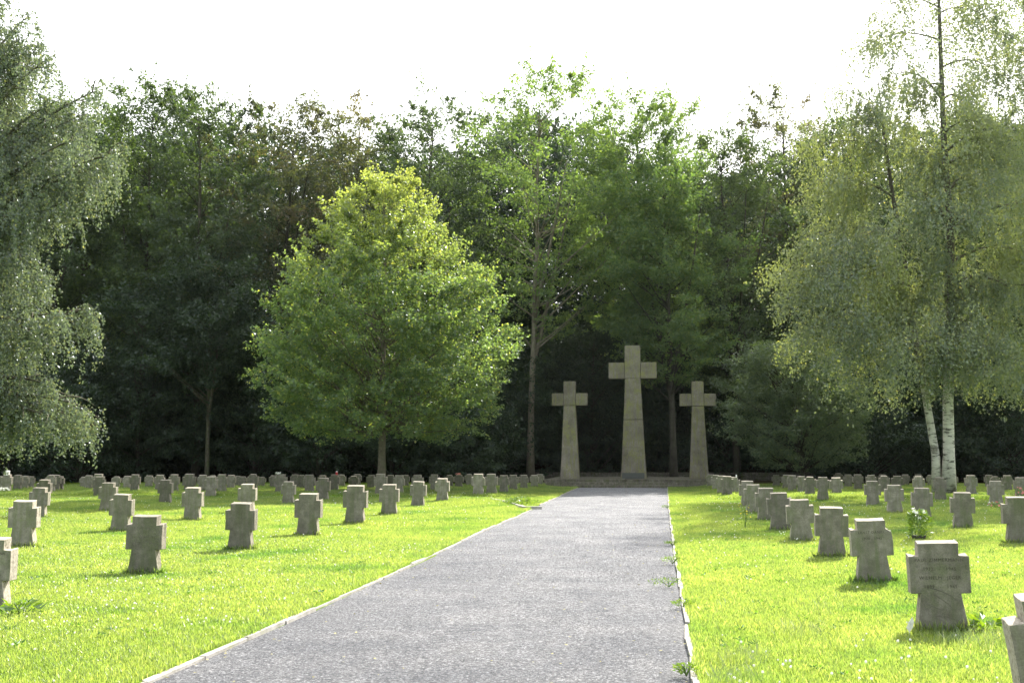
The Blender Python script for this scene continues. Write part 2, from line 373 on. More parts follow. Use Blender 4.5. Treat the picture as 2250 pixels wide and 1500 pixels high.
# loose gravel on the near path
def rocks(n, name):
    y = rng.uniform(4, 30, n * 3); y = 4 + (y - 4) * rng.random(n * 3) ** .8
    y = y[:n]; t = rng.random(n); x = left_x(y) + .05 + t * (right_x(y) - left_x(y) - .1)
    s = rng.uniform(.002, .0052, n) * (1 + (y > 14) * .6)
    base = np.array([[1, 0, 0], [0, 1, 0], [-1, 0, 0], [0, -1, 0], [0, 0, 1]]) * np.array([1, 1, .8])
    rz = rng.uniform(0, 6.28, n); c, sn = np.cos(rz), np.sin(rz)
    sc = rng.uniform(.6, 1.3, (n, 1, 3))
    B = base[None] * sc * s[:, None, None]
    X = B[..., 0] * c[:, None] - B[..., 1] * sn[:, None]; Y = B[..., 0] * sn[:, None] + B[..., 1] * c[:, None]
    Vv = np.stack([X + x[:, None], Y + y[:, None], B[..., 2] + .008 + .006 * np.sin(np.pi * t)[:, None]], -1).reshape(-1, 3)
    f = np.array([[0, 1, 4], [1, 2, 4], [2, 3, 4], [3, 0, 4]])
    Fc = (np.arange(n)[:, None, None] * 5 + f[None]).reshape(-1, 3)
    o = mesh_np(name, Vv, Fc, M_gravel)
    return tag(o, 'loose grey gravel strewn over the path', 'gravel', kind='stuff')
rocks(70000, 'gravel')

def litter():
    n = 520
    y = 5 + 42 * rng.random(n) ** 1.3; e = rng.random(n) ** 2.2; side = rng.random(n) < .5
    wid_ = right_x(y) - left_x(y)
    x = np.where(side, left_x(y) + .03 + e * wid_ * .5, right_x(y) - .03 - e * wid_ * .5)
    C = np.stack([x, y, np.full(n, .022)], -1); A = nvec(np.stack([rng.normal(size=n), rng.normal(size=n), rng.normal(0, .15, n)], -1))
    B = nvec(np.cross(A, np.array([0, 0, 1.0]) + rng.normal(0, .2, (n, 3)))); L = rng.uniform(.018, .04, n)
    Nn = np.cross(A, B); mid = C + A * L[:, None] * .45 + Nn * L[:, None] * .1
    V_ = np.stack([C, mid + B * L[:, None] * .35, C + A * L[:, None], mid - B * L[:, None] * .35], 1).reshape(-1, 3)
    o = mesh_np('fallen_leaves', V_, np.arange(n * 4).reshape(-1, 4), plain_mat('fallen_leaf', (.33, .29, .10), .7, .2)); tag(o, 'small yellowish fallen leaves lying on the gravel', 'leaves', kind='stuff')
litter()
# kerbs: slab edging on both sides
def kerb(P, name, label, wid=.05, hgt=.028, skip=None, side=1):
    mb = MB()
    seg = np.linalg.norm(np.diff(P, axis=0), axis=1); s = np.concatenate([[0], np.cumsum(seg)])
    L = s[-1]; t = 0
    while t < L - .2:
        l = min(rng.uniform(.85, 1.0), L - t)
        a = np.array([np.interp(t + .006, s, P[:, k]) for k in (0, 1)]); b = np.array([np.interp(t + l - .006, s, P[:, k]) for k in (0, 1)])
        mid = (a + b) / 2; d = b - a; ln = np.linalg.norm(d)
        t += l
        if skip and skip(mid): continue
        n = 4
        rz = math.atan2(d[1], d[0]) + rng.normal(0, .008)
        dz = rng.normal(0, .006)
        mb.box((mid[0] + rng.normal(0, .003), mid[1], hgt / 2 - .05 + dz), (ln / 2, wid / 2 * rng.uniform(.85, 1.1), hgt / 2 + .05), .006, rz)
    o = mb.build(name, M_kerb)
    return tag(o, label, kind='structure')
kerb(LP - np.array([.022, 0]), 'kerb', 'pale stone edging along the left side of the path', skip=lambda m: 32.0 < m[1] < 35.0)
kerb(RP + np.array([.022, 0]), 'kerb', 'pale stone edging along the right side of the path')
SK = np.array([on_ground(*p)[:2] for p in [(1153, 1120), (1127, 1111), (1102, 1104), (1081, 1101), (1045, 1098), (1022, 1098), (990, 1098)]])
kerb(SK, 'kerb', 'short curved stone edging turning off into the left lawn', wid=.12, hgt=.10)
mb = MB(); p = on_ground(1163, 1118); mb.box((p[0], p[1], .03), (.38, .09, .06), .01, 0.05)
tag(mb.build('step_stone', M_kerb), 'pale flat threshold stone at the gap in the left kerb', 'step stone')

# ------------------------------------------------------------------ grass
def make_grass():
    n = 2600000
    # sample by depth d (camera frame) and lateral l
    u = rng.random(n)
    d = (4 ** .75 + u * (56 ** .75 - 4 ** .75)) ** (1 / .75)
    keep = rng.random(n) < np.minimum(1, (d / 8.5) ** 1.1)
    d = d[keep]; n = len(d)
    hw = .5 * d + 1.6
    l = rng.uniform(-1, 1, n) * hw
    x = rt[0] * l + fh[0] * d; y = rt[1] * l + fh[1] * d
    pd = path_dist(x, y)
    edge = .036 + .028 * np.sin(y * 3.1) * np.sin(y * 1.3 + x)
    k = (pd > edge) & (y < PATH_END + 6)
    k &= ~((y > PATH_END - .1) & (x > on_ground(1195, 1072)[0]) & (x < on_ground(1560, 1072)[0]))
    x, y, d = x[k], y[k], d[k]; n = len(x)
    tuft = (np.sin(x * 5.1 + 3 * np.sin(y * 2.3)) * np.sin(y * 4.7 + 2 * np.sin(x * 1.9)) + 1) / 2
    h = (.018 + .026 * rng.random(n) + .028 * tuft * rng.random(n)) * (1 + .25 * (d > 25))
    rag = rng.random(n) < .02; h[rag] *= 1.7
    w = .0008 + .00024 * d
    z = lawn_z(x, y) - .004
    az = rng.uniform(0, 2 * np.pi, n)
    lean = rng.uniform(.1, .8, n) * h; la = rng.uniform(0, 2 * np.pi, n)
    bx, by = np.cos(az) * w, np.sin(az) * w
    tx, ty = np.cos(la) * lean, np.sin(la) * lean
    near = d < 20
    P = np.stack([x, y, z], -1)
    def arr(m, cols): return np.stack([np.stack([c[0][m], c[1][m], c[2][m]], -1) for c in cols], 1)
    b0 = (x - bx, y - by, z); b1 = (x + bx, y + by, z)
    m0 = (x - bx * .8 + tx * .35, y - by * .8 + ty * .35, z + h * .6); m1 = (x + bx * .8 + tx * .35, y + by * .8 + ty * .35, z + h * .6)
    tp = (x + tx, y + ty, z + h)
    A = arr(near, [b0, b1, m1, m0]); Bm = arr(near, [m0, m1, tp]); 
    # near blades: 5 verts as 3 triangles; far blades: a single triangle
    nn = int(near.sum()); VA = arr(near, [b0, b1, m1, m0, tp]).reshape(-1, 3)
    FA = (np.arange(nn)[:, None, None] * 5 + np.array([[0, 1, 2], [0, 2, 3], [3, 2, 4]])[None]).reshape(-1, 3)
    nf = n - nn; VB = arr(~near, [b0, b1, tp]).reshape(-1, 3)
    FB = (np.arange(nf)[:, None] * 3 + np.arange(3)[None]) + len(VA)
    print('grass blades', n)
    o = mesh_np('grass', np.vstack([VA, VB]), np.vstack([FA, FB]), M_grass)
    tag(o, 'bright yellow green backlit grass of the cemetery lawn', 'grass', kind='stuff')
make_grass()

def clover():
    n = 4200
    d = 5 + 38 * rng.random(n) ** 1.25; l = rng.uniform(-1, 1, n) * (.5 * d + 1)
    x = rt[0] * l + fh[0] * d; y = rt[1] * l + fh[1] * d
    cl = np.array([mnoise.noise(Vector((a * .45, b * .3, 3.1))) for a, b in zip(x, y)])
    k = (path_dist(x, y) > .25) & (cl + rng.normal(0, .16, n) > .0)
    x, y, d = x[k], y[k], d[k]; n = len(x)
    r = rng.uniform(.006, .011, n) * (1 + d * .012)
    z = lawn_z(x, y) + rng.uniform(.035, .075, n)
    # little faceted balls (octahedron with split ring) 
    oc = []
    for zz, rr_, k_ in ((-.8, .5, 6), (0, 1, 6), (.75, .6, 6)):
        for a in range(k_): oc.append((rr_ * math.cos(a * math.pi / 3), rr_ * math.sin(a * math.pi / 3), zz))
    oc = np.array(oc)
    V_ = oc[None] * r[:, None, None] * rng.uniform(.8, 1.2, (n, 18, 1)) + np.stack([x, y, z], -1)[:, None]
    f = [[a, (a + 1) % 6, 6 + (a + 1) % 6, 6 + a] for a in range(6)] + [[6 + a, 6 + (a + 1) % 6, 12 + (a + 1) % 6, 12 + a] for a in range(6)] + [[12, 13, 14, 15], [12, 15, 16, 17]]
    Fc = (np.arange(n)[:, None, None] * 18 + np.array(f)[None]).reshape(-1, 4)
    o = mesh_np('clover_flowers', V_.reshape(-1, 3), Fc, M_white)
    tag(o, 'small white clover and daisy heads dotted over the lawn', 'clover', kind='stuff')
clover()
def lawn_weeds():
    n = 620
    d = 6 + 30 * rng.random(n) ** 1.1; l = rng.uniform(-1, 1, n) * (.5 * d + 1)
    x = rt[0] * l + fh[0] * d; y = rt[1] * l + fh[1] * d
    k = (path_dist(x, y) > .15) & (np.array([mnoise.noise(Vector((a * .6, b * .4, 9.1))) for a, b in zip(x, y)]) > -.05)
    x, y = x[k], y[k]; n = len(x); m = 11
    th = rng.uniform(0, 6.28, (n, m)); z = lawn_z(x, y)
    C = np.stack([np.repeat(x, m) + rng.normal(0, .03, n * m), np.repeat(y, m) + rng.normal(0, .03, n * m), np.repeat(z, m) + rng.uniform(.02, .045, n * m)], -1)
    A = nvec(np.stack([np.cos(th).ravel(), np.sin(th).ravel(), rng.uniform(.15, .8, n * m)], -1)); B = nvec(np.cross(A, np.array([0, 0, 1.0]) + rng.normal(0, .25, (n * m, 3))))
    L = rng.uniform(.03, .06, n * m)[:, None]; Nn = np.cross(A, B); mid = C + A * L * .5 + Nn * L * .08
    V_ = np.stack([C, mid + B * L * .2, C + A * L, mid - B * L * .2], 1).reshape(-1, 3)
    o = mesh_np('lawn_weeds', V_, np.arange(len(V_)).reshape(-1, 4), leaf_mat('lawn_weed_leaves', [(0, (.045, .11, .02)), (1, (.09, .17, .035))], trans_tint=(1.7, 1.7, .5), trans=.45, gloss=.015, tscale=1.5))
    tag(o, 'darker broad leaved weeds growing among the grass', 'weeds', kind='stuff')
lawn_weeds()

# ------------------------------------------------------------------ headstones
def stone_profile(v):
    """front outline of the squat cross with flared foot, unit height .8, half outline -> full"""
    r = random.Random(v)
    j = lambda a=.004: r.uniform(-a, a)
    w = .265; tw = .178; lw = .175; bw = .235
    zt = .80; za = .685; zb = .345
    pts = [(-bw, -.12), (-bw + .006, 0), (-(bw + lw) / 2 + .004, .17), (-lw, zb), (-w, zb + j()), (-w + j(), (za + zb) / 2), (-w + j(), za + j()), (-tw + j(), za + j()), (-tw + j(), zt + j()),
           (0 + j(.03), zt + j(.006)), (tw + j(), zt + j()), (tw + j(), za + j()), (w + j(), za + j()), (w + j(), (za + zb) / 2), (w, zb + j()), (lw, zb), ((bw + lw) / 2 - .004, .17), (bw - .006, 0), (bw, -.12)]
    if v == 3:       # a chipped upper corner
        pts[12:13] = [(w - .07, za), (w - .01, za - .04)]
    if v == 4:
        pts[8:9] = [(-tw, zt - .05), (-tw + .045, zt - .002)]; pts[11:12] = [(tw - .045, zt - .004), (tw, zt - .05)]
    return pts
import bmesh
def stone_mesh(v, detail=True):
    pts = stone_profile(v)
    bm = bmesh.new(); dp = .075
    vs = [bm.verts.new((x, -dp, z)) for x, z in pts]
    f = bm.faces.new(vs)
    if f.normal.y > 0: f.normal_flip()
    ret = bmesh.ops.extrude_face_region(bm, geom=[f])
    nv = [e for e in ret['geom'] if isinstance(e, bmesh.types.BMVert)]
    for q in nv: q.co.y = dp
    bmesh.ops.recalc_face_normals(bm, faces=bm.faces)
    bmesh.ops.bevel(bm, geom=[e for e in bm.edges], offset=.007, segments=2, affect='EDGES', profile=.6)
    r = random.Random(v + 70)
    # roughly hewn sides and top: push side vertices in and out
    bmesh.ops.triangulate(bm, faces=[q for q in bm.faces if len(q.verts) > 4])
    for q in bm.verts:      # the tops fall slightly towards the front
        if q.co.y > 0 and (q.co.z > .77 or (q.co.z > .66 and abs(q.co.x) > .185)): q.co.z += .022
    side = [e for e in bm.edges if abs(e.verts[0].co.y - e.verts[1].co.y) > .1]
    bmesh.ops.subdivide_edges(bm, edges=side, cuts=3, use_grid_fill=True)
    for q in bm.verts:
        if abs(q.co.y) < dp - .003:
            nz = mnoise.noise(Vector((q.co.x * 14 + v * 5, q.co.y * 22, q.co.z * 14)))
            q.co.x += nz * .009 * (1 if q.co.x > 0 else -1); q.co.z += nz * .004
    bmesh.ops.recalc_face_normals(bm, faces=bm.faces)
    me = bpy.data.meshes.new('headstone'); bm.to_mesh(me); bm.free()
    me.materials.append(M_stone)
    return me
stone_meshes = [stone_mesh(v) for v in range(6)]

def text_mesh(lines, size=.04, lead=.066, seed=0):
    dgo = []
    Vs, Fs = [], []
    for k, ln in enumerate(lines):
        cu = bpy.data.curves.new('tmp', 'FONT'); cu.body = ln; cu.size = size; cu.align_x = 'CENTER'; cu.space_character = 1.12
        cu.resolution_u = 2; cu.fill_mode = 'FRONT'
        ob = bpy.data.objects.new('tmp', cu); COL.objects.link(ob)
        dg = bpy.context.evaluated_depsgraph_get(); dg.update()
        me = bpy.data.meshes.new_from_object(ob.evaluated_get(dg))
        b = len(Vs)
        for q in me.vertices: Vs.append((q.co.x, 0, q.co.y - k * lead))
        for p_ in me.polygons: Fs.append(tuple(b + i_ for i_ in p_.vertices))
        bpy.data.objects.remove(ob); bpy.data.curves.remove(cu); bpy.data.meshes.remove(me)
    me = bpy.data.meshes.new('inscription'); me.from_pydata(Vs, [], Fs); me.update()
    return me
def worn_marks(seed):
    """weathered rows of illegible chisel strokes"""
    r = random.Random(seed); V_, F_ = [], []
    rows = [(.0, 13), (.066, 9), (.132, 12), (.198, 9)]
    for dz, nc in rows:
        x = -nc * .0135
        for c in range(nc):
            x += .027
            if r.random() < .22: continue
            for s_ in range(r.choice((1, 2, 2))):
                x0 = x + r.uniform(-.007, .003); sl = r.uniform(-.006, .006); hh = r.uniform(.012, .028); z0 = -dz + r.uniform(0, .006)
                b = len(V_); V_ += [(x0, 0, z0), (x0 + .004, 0, z0), (x0 + .004 + sl, 0, z0 + hh), (x0 + sl, 0, z0 + hh)]; F_.append((b, b + 1, b + 2, b + 3))
    me = bpy.data.meshes.new('inscription'); me.from_pydata(V_, [], F_); me.update(); return me

NEAR = [  # xc, top, base (pixels of the photo), variant, roll, text, label
 (-23, 1189, 1342, 0, 0, ['KURT HEINEMANN', '1925 - 1945', 'FRITZ LOCKE', 'HANS PEER'], 'grey cross headstone cut off by the left edge of the picture, its right side sunlit'),
 (51, 1103, 1202, 1, 0, 0, 'broad cross headstone with pale rough right side, second nearest by the left picture edge'),
 (84, 1073, 1138, 2, 1, 0, 'cross headstone standing just behind and right of the broad one near the left edge'),
 (96, 1055, 1105, 0, 0, 0, 'third headstone back in the row near the left edge, arm hidden by the one before'),
 (318, 1137, 1261, 1, .5, 0, 'largest cross headstone on the left lawn, mossy with a vertical streak down its face'),
 (265, 1088, 1167, 2, 1.5, 0, 'cross headstone with thin grass stalks before it, just behind the largest one on the left'),
 (236, 1062, 1122, 0, 0, 0, 'cross headstone two places behind the largest left one, in its row'),
 (217, 1048, 1089, 5, 0, 0, 'dark narrow-looking cross headstone three places behind the largest left one'),
 (363, 1055, 1105, 1, 0, 0, 'cross headstone with a small pale flower spot on its face, left lawn'),
 (423, 1073, 1143, 5, 0, 0, 'greenish cross headstone alone between the largest left one and the dark mossy one'),
 (529, 1108, 1208, 2, 0, 1, 'dark mossy cross headstone with heavily chipped right side, clover flowers before it'),
 (543, 1065, 1126, 0, 0, 0, 'pale cross headstone right behind the dark mossy one with chipped side'),
 (463, 1048, 1092, 1, 0, 0, 'cross headstone with moss-green right side, between the two greenish ones further back'),
 (677, 1087, 1176, 0, 0, 1, 'cross headstone with worn lettering and white clover at its foot, left of the tree'),
 (633, 1059, 1106, 5, 1, 0, 'slightly leaning cross headstone behind and left of the one with clover at its foot'),
 (616, 1043, 1087, 1, 0, 0, 'cross headstone with small flowers on top, farthest of three in a row left of centre'),
 (709, 1051, 1098, 2, 1, 0, 'cross headstone with the brightest white sunlit top edge, left of the round tree'),
 (780, 1069, 1151, 5, 0, 0, 'tall cross headstone with widely flared foot, below left of the round tree trunk'),
 (855, 1066, 1131, 0, 0, 0, 'cross headstone standing below and just right of the round tree trunk'),
 (918, 1059, 1112, 2, 1, 0, 'pale grey leaning cross headstone, second in the row right of the tree trunk'),
 (972, 1052, 1100, 1, -.5, 0, 'cross headstone with mossy top by the short curved kerb'),
 (836, 1042, 1086, 0, 0, 0, 'pale cross headstone that hides the foot of the round tree trunk'),
 (2070, 1199, 1386, 0, -1, ['PAUL ZIMMERMANN', '1912   -   1945', 'WILHELM   JEGER', '1899   -   1945'], 'biggest cross headstone on the right with readable years 1912 - 1945 and curved scratches'),
 (1920, 1146, 1278, 3, -2, ['ERNST DANIEL', '1920 - 1945'], 'cross headstone with a chipped upper right arm, second nearest in the right row'),
 (1828, 1118, 1224, 5, 0, 2, 'pale greenish cross headstone with a hooked dark crack, third in the right row'),
 (1761, 1100, 1188, 1, -2, 0, 'brownish cross headstone tilted slightly left, fourth in the right row'),
 (1715, 1085, 1164, 2, -2, 0, 'cross headstone with clover at its foot, fifth in the right row'),
 (1684, 1074, 1143, 0, 0, 0, 'brown-streaked cross headstone, sixth in the right row by the path'),
 (1657, 1066, 1127, 1, -1, 0, 'mossy cross headstone with bright top edge, seventh in the right row by the path'),
 (1643, 1058, 1112, 5, 0, 0, 'cross headstone partly hidden, eighth in the right row before the overlapping ones'),
 (2376, 1322, 1640, 1, -8, 0, 'leaning rough cross headstone cut off by the right edge, nearest of all'),
 (2240, 1095, 1194, 2, 0, 0, 'cross headstone cut off at the right edge with flowers behind its shoulder'),
 (2116, 1084, 1160, 0, 0, 0, 'cross headstone behind the biggest right one, right of the birch trunks'),
 (2027, 1074, 1141, 5, 0, 0, 'dark cross headstone directly behind the small flowering bush'),
 (1966, 1067, 1127, 1, 0, 0, 'mossy cross headstone left of the small flowering bush, further back'),
 (1918, 1058, 1110, 2, 0, 0, 'cross headstone two places left of the flowering bush'),
 (2189, 1058, 1110, 0, 0, 0, 'cross headstone with a small white flower at its foot, right of the birch'),
]
FAR = [(-2,1047,1077),(14,1043,1080),(38,1044,1075),(53,1046,1073),(66,1047,1072),(111,1044,1080),(122,1044,1076),(130,1047,1075),
 (184,1048,1071),(194,1045,1073),(215,1042,1081),(255,1047,1070),(279,1046,1072),(296,1043,1078),(327,1045,1070),(350,1044,1077),(382,1043,1079),(415,1042,1085),
 (445,1044,1078),(467,1045,1070),(487,1043,1080),(507,1044,1072),(520,1046,1068),(533,1047,1068),(556,1042,1078),(574,1048,1068),(601,1045,1070),
 (648,1043,1071),(662,1044,1072),(680,1044,1084),(708,1045,1075),(735,1043,1077),(750,1043,1068),(777,1046,1074),(785,1042,1066),(815,1044,1072),
 (858,1044,1070),(876,1045,1083),(890,1044,1068),(917,1044,1082),(954,1043,1077),(987,1044,1069),(1008,1044,1070),(1031,1042,1066),(1051,1042,1086),(1080,1042,1084),
 (1107,1045,1081),(1128,1044,1076),(1151,1044,1073),(1174,1044,1070),(1186,1042,1064),
 (1562,1043,1068),(1574,1044,1075),(1586,1046,1083),(1598,1047,1087),(1613,1049,1090),(1706,1044,1067),(1728,1044,1073),(1741,1045,1078),(1762,1047,1080),(1780,1048,1086),(1808,1049,1091),(1839,1050,1092),
 (1843,1040,1066),(1864,1043,1070),(1886,1043,1074),(1915,1044,1075),(1939,1043,1066),(1944,1046,1082),(1972,1046,1080),(1990,1043,1068),(2018,1043,1068),(2020,1047,1085),
 (2046,1044,1068),(2066,1050,1092),(2095,1045,1070),(2134,1045,1085),(2174,1044,1070),(2188,1047,1072),(2214,1045,1078),(2243,1050,1093),(2262,1044,1070)]
GRP = 'cross-shaped headstones standing on the lawn'
marks = {}
stones_xy = []
def place_stone(xc, top, base, v, roll, txt, label, near):
    p = on_ground(xc, base, .0)
    for _ in range(4):
        z = stone_base_z(p[0], p[1]) - .0; p = on_ground(xc, base, z)
    D = depth_of(p)
    h = (base - top) * D / F * 1.0 / math.cos(PITCH) ** 0 + 0
    s = h / .8
    o = bpy.data.objects.new('headstone', stone_meshes[v]); link(o)
    o.location = (p[0], p[1], z)
    wsc = min(max(s, .9), 1.06) if near else min(max(s, .82), 1.02)
    o.scale = (wsc, wsc, s)
    o.rotation_euler = (R(random.uniform(-1.2, 1.2)), R(roll + random.uniform(-.5, .5)), R(random.uniform(-2.5, 2.5)))
    tag(o, label, 'headstone', GRP)
    stones_xy.append((p[0], p[1], near))
    if near:
        if isinstance(txt, list):
            me = text_mesh(txt, .047 if len(txt[0]) < 13 else .043, .08); me.materials.append(M_text)
        else:
            k = (v + int(xc)) % 4
            if k not in marks:
                marks[k] = worn_marks(k); marks[k].materials.append(M_text_faint)
            me = marks[k]
        c = bpy.data.objects.new('inscription', me); link(c, o); c.location = (0, -.0765, .635)
    return o
near_objs = [place_stone(*a, True) for a in NEAR]
ORD = ['first', 'second', 'third', 'fourth', 'fifth', 'sixth', 'seventh', 'eighth', 'ninth', 'tenth', 'eleventh', 'twelfth', 'thirteenth', 'fourteenth', 'fifteenth', 'sixteenth', 'seventeenth', 'eighteenth', 'nineteenth', 'twentieth']
def far_label(i_, xc):
    secs = [(-10, 150, 'in the far group near the left picture edge'), (150, 310, 'in the far group behind the largest left headstone'), (310, 590, 'in the far row left of the round tree'),
            (590, 830, 'in the far row under the round tree crown'), (830, 1040, 'in the far row right of the round tree trunk'), (1040, 1200, 'in the far row just left of the steps'),
            (1550, 1650, 'in the overlapping far line right of the crosses'), (1650, 1850, 'in the far row behind the right row'), (1850, 2060, 'in the far row left of the birch trunks'), (2060, 2300, 'in the far row right of the birch trunks')]
    for a, b, t in secs:
        if a <= xc < b:
            k = sorted(q[0] for q in FAR if a <= q[0] < b).index(xc)
            return f'{ORD[k]} headstone from the left {t}'
for i_, (xc, top, base) in enumerate(FAR):
    place_stone(xc, top, base, [0, 1, 2, 5, 4, 3][(i_ * 5 + int(xc)) % 6] if xc != 777 else 4, random.uniform(-1.5, 1.5), 0, far_label(i_, xc), False)

def scratches(ob, arcs, name):
    mb = MB()
    for pts, wd in arcs:
        pts = np.array(pts, float); n = 14; P = bez(pts[0], pts[1], pts[2], n)
        b = len(mb.V)
        for k in range(n):
            w_ = wd * math.sin(math.pi * (k + .4) / n)
            mb.V += [np.array([P[k][0], 0, P[k][1] - w_]), np.array([P[k][0], 0, P[k][1] + w_])]
        for k in range(n - 1): mb.F.append((b + 2 * k, b + 2 * k + 2, b + 2 * k + 3, b + 2 * k + 1))
    o = mb.build(name, M_text_faint, ob); o.location = (0, -.0763, 0)
def bez(a, m, b, n): 
    u = np.linspace(0, 1, n)[:, None]; return a * (1 - u) ** 2 + 2 * m * u * (1 - u) + b * u * u
scratches(near_objs[22], [([(-.16, .41), (.05, .38), (.17, .25)], .004), ([(-.10, .35), (.03, .30), (.14, .16)], .003), ([(-.16, .27), (-.06, .21), (.02, .20)], .003), ([(-.14, .13), (.0, .17), (.16, .09)], .002)], 'scratch')
scratches(near_objs[24], [([(.05, .42), (.06, .20), (.14, .28)], .006), ([(-.03, .43), (.01, .42), (.05, .43)], .004)], 'crack')
scratches(near_objs[23], [([(-.15, .14), (-.06, .12), (.0, .19)], .005), ([(-.12, .18), (-.05, .19), (.02, .2)], .003)], 'scratch')
def tufts():
    n = 9000
    px = rng.uniform(1560, 2330, n); py = 1330 + 200 * rng.random(n) ** .7
    P = np.array([on_ground(a, b)[:2] for a, b in zip(px, py)]); k = np.array([mnoise.noise(Vector((a * 1.3, b * 1.1, 7))) for a, b in P]) + rng.normal(0, .1, n) > .3
    P = P[k]; x, y = P[:, 0], P[:, 1]; n = len(x); z = lawn_z(x, y); h = rng.uniform(.07, .15, n); la = rng.uniform(-.5, 2.4, n); ln = h * rng.uniform(.3, .95, n); w = rng.uniform(.0018, .0035, n)
    az = la + 1.57 + rng.normal(0, .4, n)
    b0 = np.stack([x - np.cos(az) * w, y - np.sin(az) * w, z], -1); b1 = np.stack([x + np.cos(az) * w, y + np.sin(az) * w, z], -1)
    m = np.stack([np.cos(la) * ln, np.sin(la) * ln, h], -1)
    q0 = b0 + m * np.array([.3, .3, .6]); q1 = b1 + m * np.array([.3, .3, .6]); tp = (b0 + b1) / 2 + m
    V_ = np.stack([b0, b1, q1, q0, tp], 1).reshape(-1, 3)
    Fc = (np.arange(n)[:, None, None] * 5 + np.array([[0, 1, 2], [0, 2, 3], [3, 2, 4]])[None]).reshape(-1, 3)
    tag(mesh_np('grass_tufts', V_, Fc, M_grass), 'longer bright grass tufts in the near right lawn', 'grass', kind='stuff')
tufts()

# longer grass left standing round the feet of the nearer stones
def foot_grass():
    X, Y = [], []
    for (x, y, near) in stones_xy:
        D = x * fh[0] + y * fh[1]
        n = int(420 if D < 20 else 160 if D < 32 else 40)
        t = rng.random(n); side = rng.integers(0, 4, n)
        px_ = np.where(side < 2, rng.uniform(-.27, .27, n), np.where(side == 2, -.25, .25) + rng.normal(0, .02, n))
        py_ = np.where(side == 0, -.095, np.where(side == 1, .095, rng.uniform(-.09, .09, n))) + rng.normal(0, .018, n) * np.where(side < 2, 1, 0)
        X.append(x + px_); Y.append(y + py_)
    x = np.concatenate(X); y = np.concatenate(Y); n = len(x)
    h = rng.uniform(.06, .15, n) * rng.uniform(.6, 1, n); d = x * fh[0] + y * fh[1]
    w = .0018 + .00022 * d; az = rng.uniform(0, 6.28, n); la = rng.uniform(0, 6.28, n); ln = h * rng.uniform(.1, .6, n)
    z = lawn_z(x, y)
    b0 = np.stack([x - np.cos(az) * w, y - np.sin(az) * w, z], -1); b1 = np.stack([x + np.cos(az) * w, y + np.sin(az) * w, z], -1)
    m = np.stack([np.cos(la) * ln, np.sin(la) * ln, h], -1)
    q0 = b0 + m * np.array([.35, .35, .6]); q1 = b1 + m * np.array([.35, .35, .6]); tp = (b0 + b1) / 2 + m
    V_ = np.stack([b0, b1, q1, q0, tp], 1).reshape(-1, 3)
    Fc = (np.arange(n)[:, None, None] * 5 + np.array([[0, 1, 2], [0, 2, 3], [3, 2, 4]])[None]).reshape(-1, 3)
    o = mesh_np('long_grass', V_, Fc, M_grass); tag(o, 'longer uncut grass standing around the feet of the headstones', 'grass', kind='stuff')
foot_grass()

# ------------------------------------------------------------------ monument: platform, steps, three tall crosses, low wall
DM = 57.0
def slab_row(name, x0, x1, y0, y1, z0, z1, mat, n, jit=.012):
    mb = MB(); xs = np.linspace(x0, x1, n + 1)
    for a in range(n):
        mb.box(((xs[a] + xs[a + 1]) / 2, (y0 + y1) / 2, (z0 + z1) / 2), ((xs[a + 1] - xs[a]) / 2 - .006, (y1 - y0) / 2, (z1 - z0) / 2), jit)
    return mb.build(name, mat)
y_s = PATH_END
xl = at_depth(1262, 1060, depth_of((0, y_s, 0)))[0]; xr = at_depth(1478, 1060, depth_of((0, y_s, 0)))[0]
xL = at_depth(1192, 1060, 55)[0]; xR = at_depth(1600, 1060, 55)[0]
M_step = rock_mat('step_stone', (.15, .135, .11), ((.07, .06, .05), (.26, .24, .2)), moss=(.10, .11, .05), moss_amt=.8)
steps = empty('monument_steps', ((xl + xr) / 2, y_s, 0))
tag(steps, 'low mossy stone steps and platform at the end of the path', 'steps')
def under(o, par):
    o.parent = par; o.matrix_parent_inverse = par.matrix_world.inverted() if False else o.matrix_parent_inverse
    o.location = tuple(-np.array(par.location)); return o
under(slab_row('step', xl - .6, xr + .6, y_s, y_s + .45, -.1, .13, M_step, 5), steps)
under(slab_row('step', xL, xR, y_s + .45, y_s + .9, -.1, .26, M_step, 9), steps)
under(slab_row('platform', xL, xR, y_s + .9, y_s + 8.5, -.1, .40, M_step, 9, .02), steps)

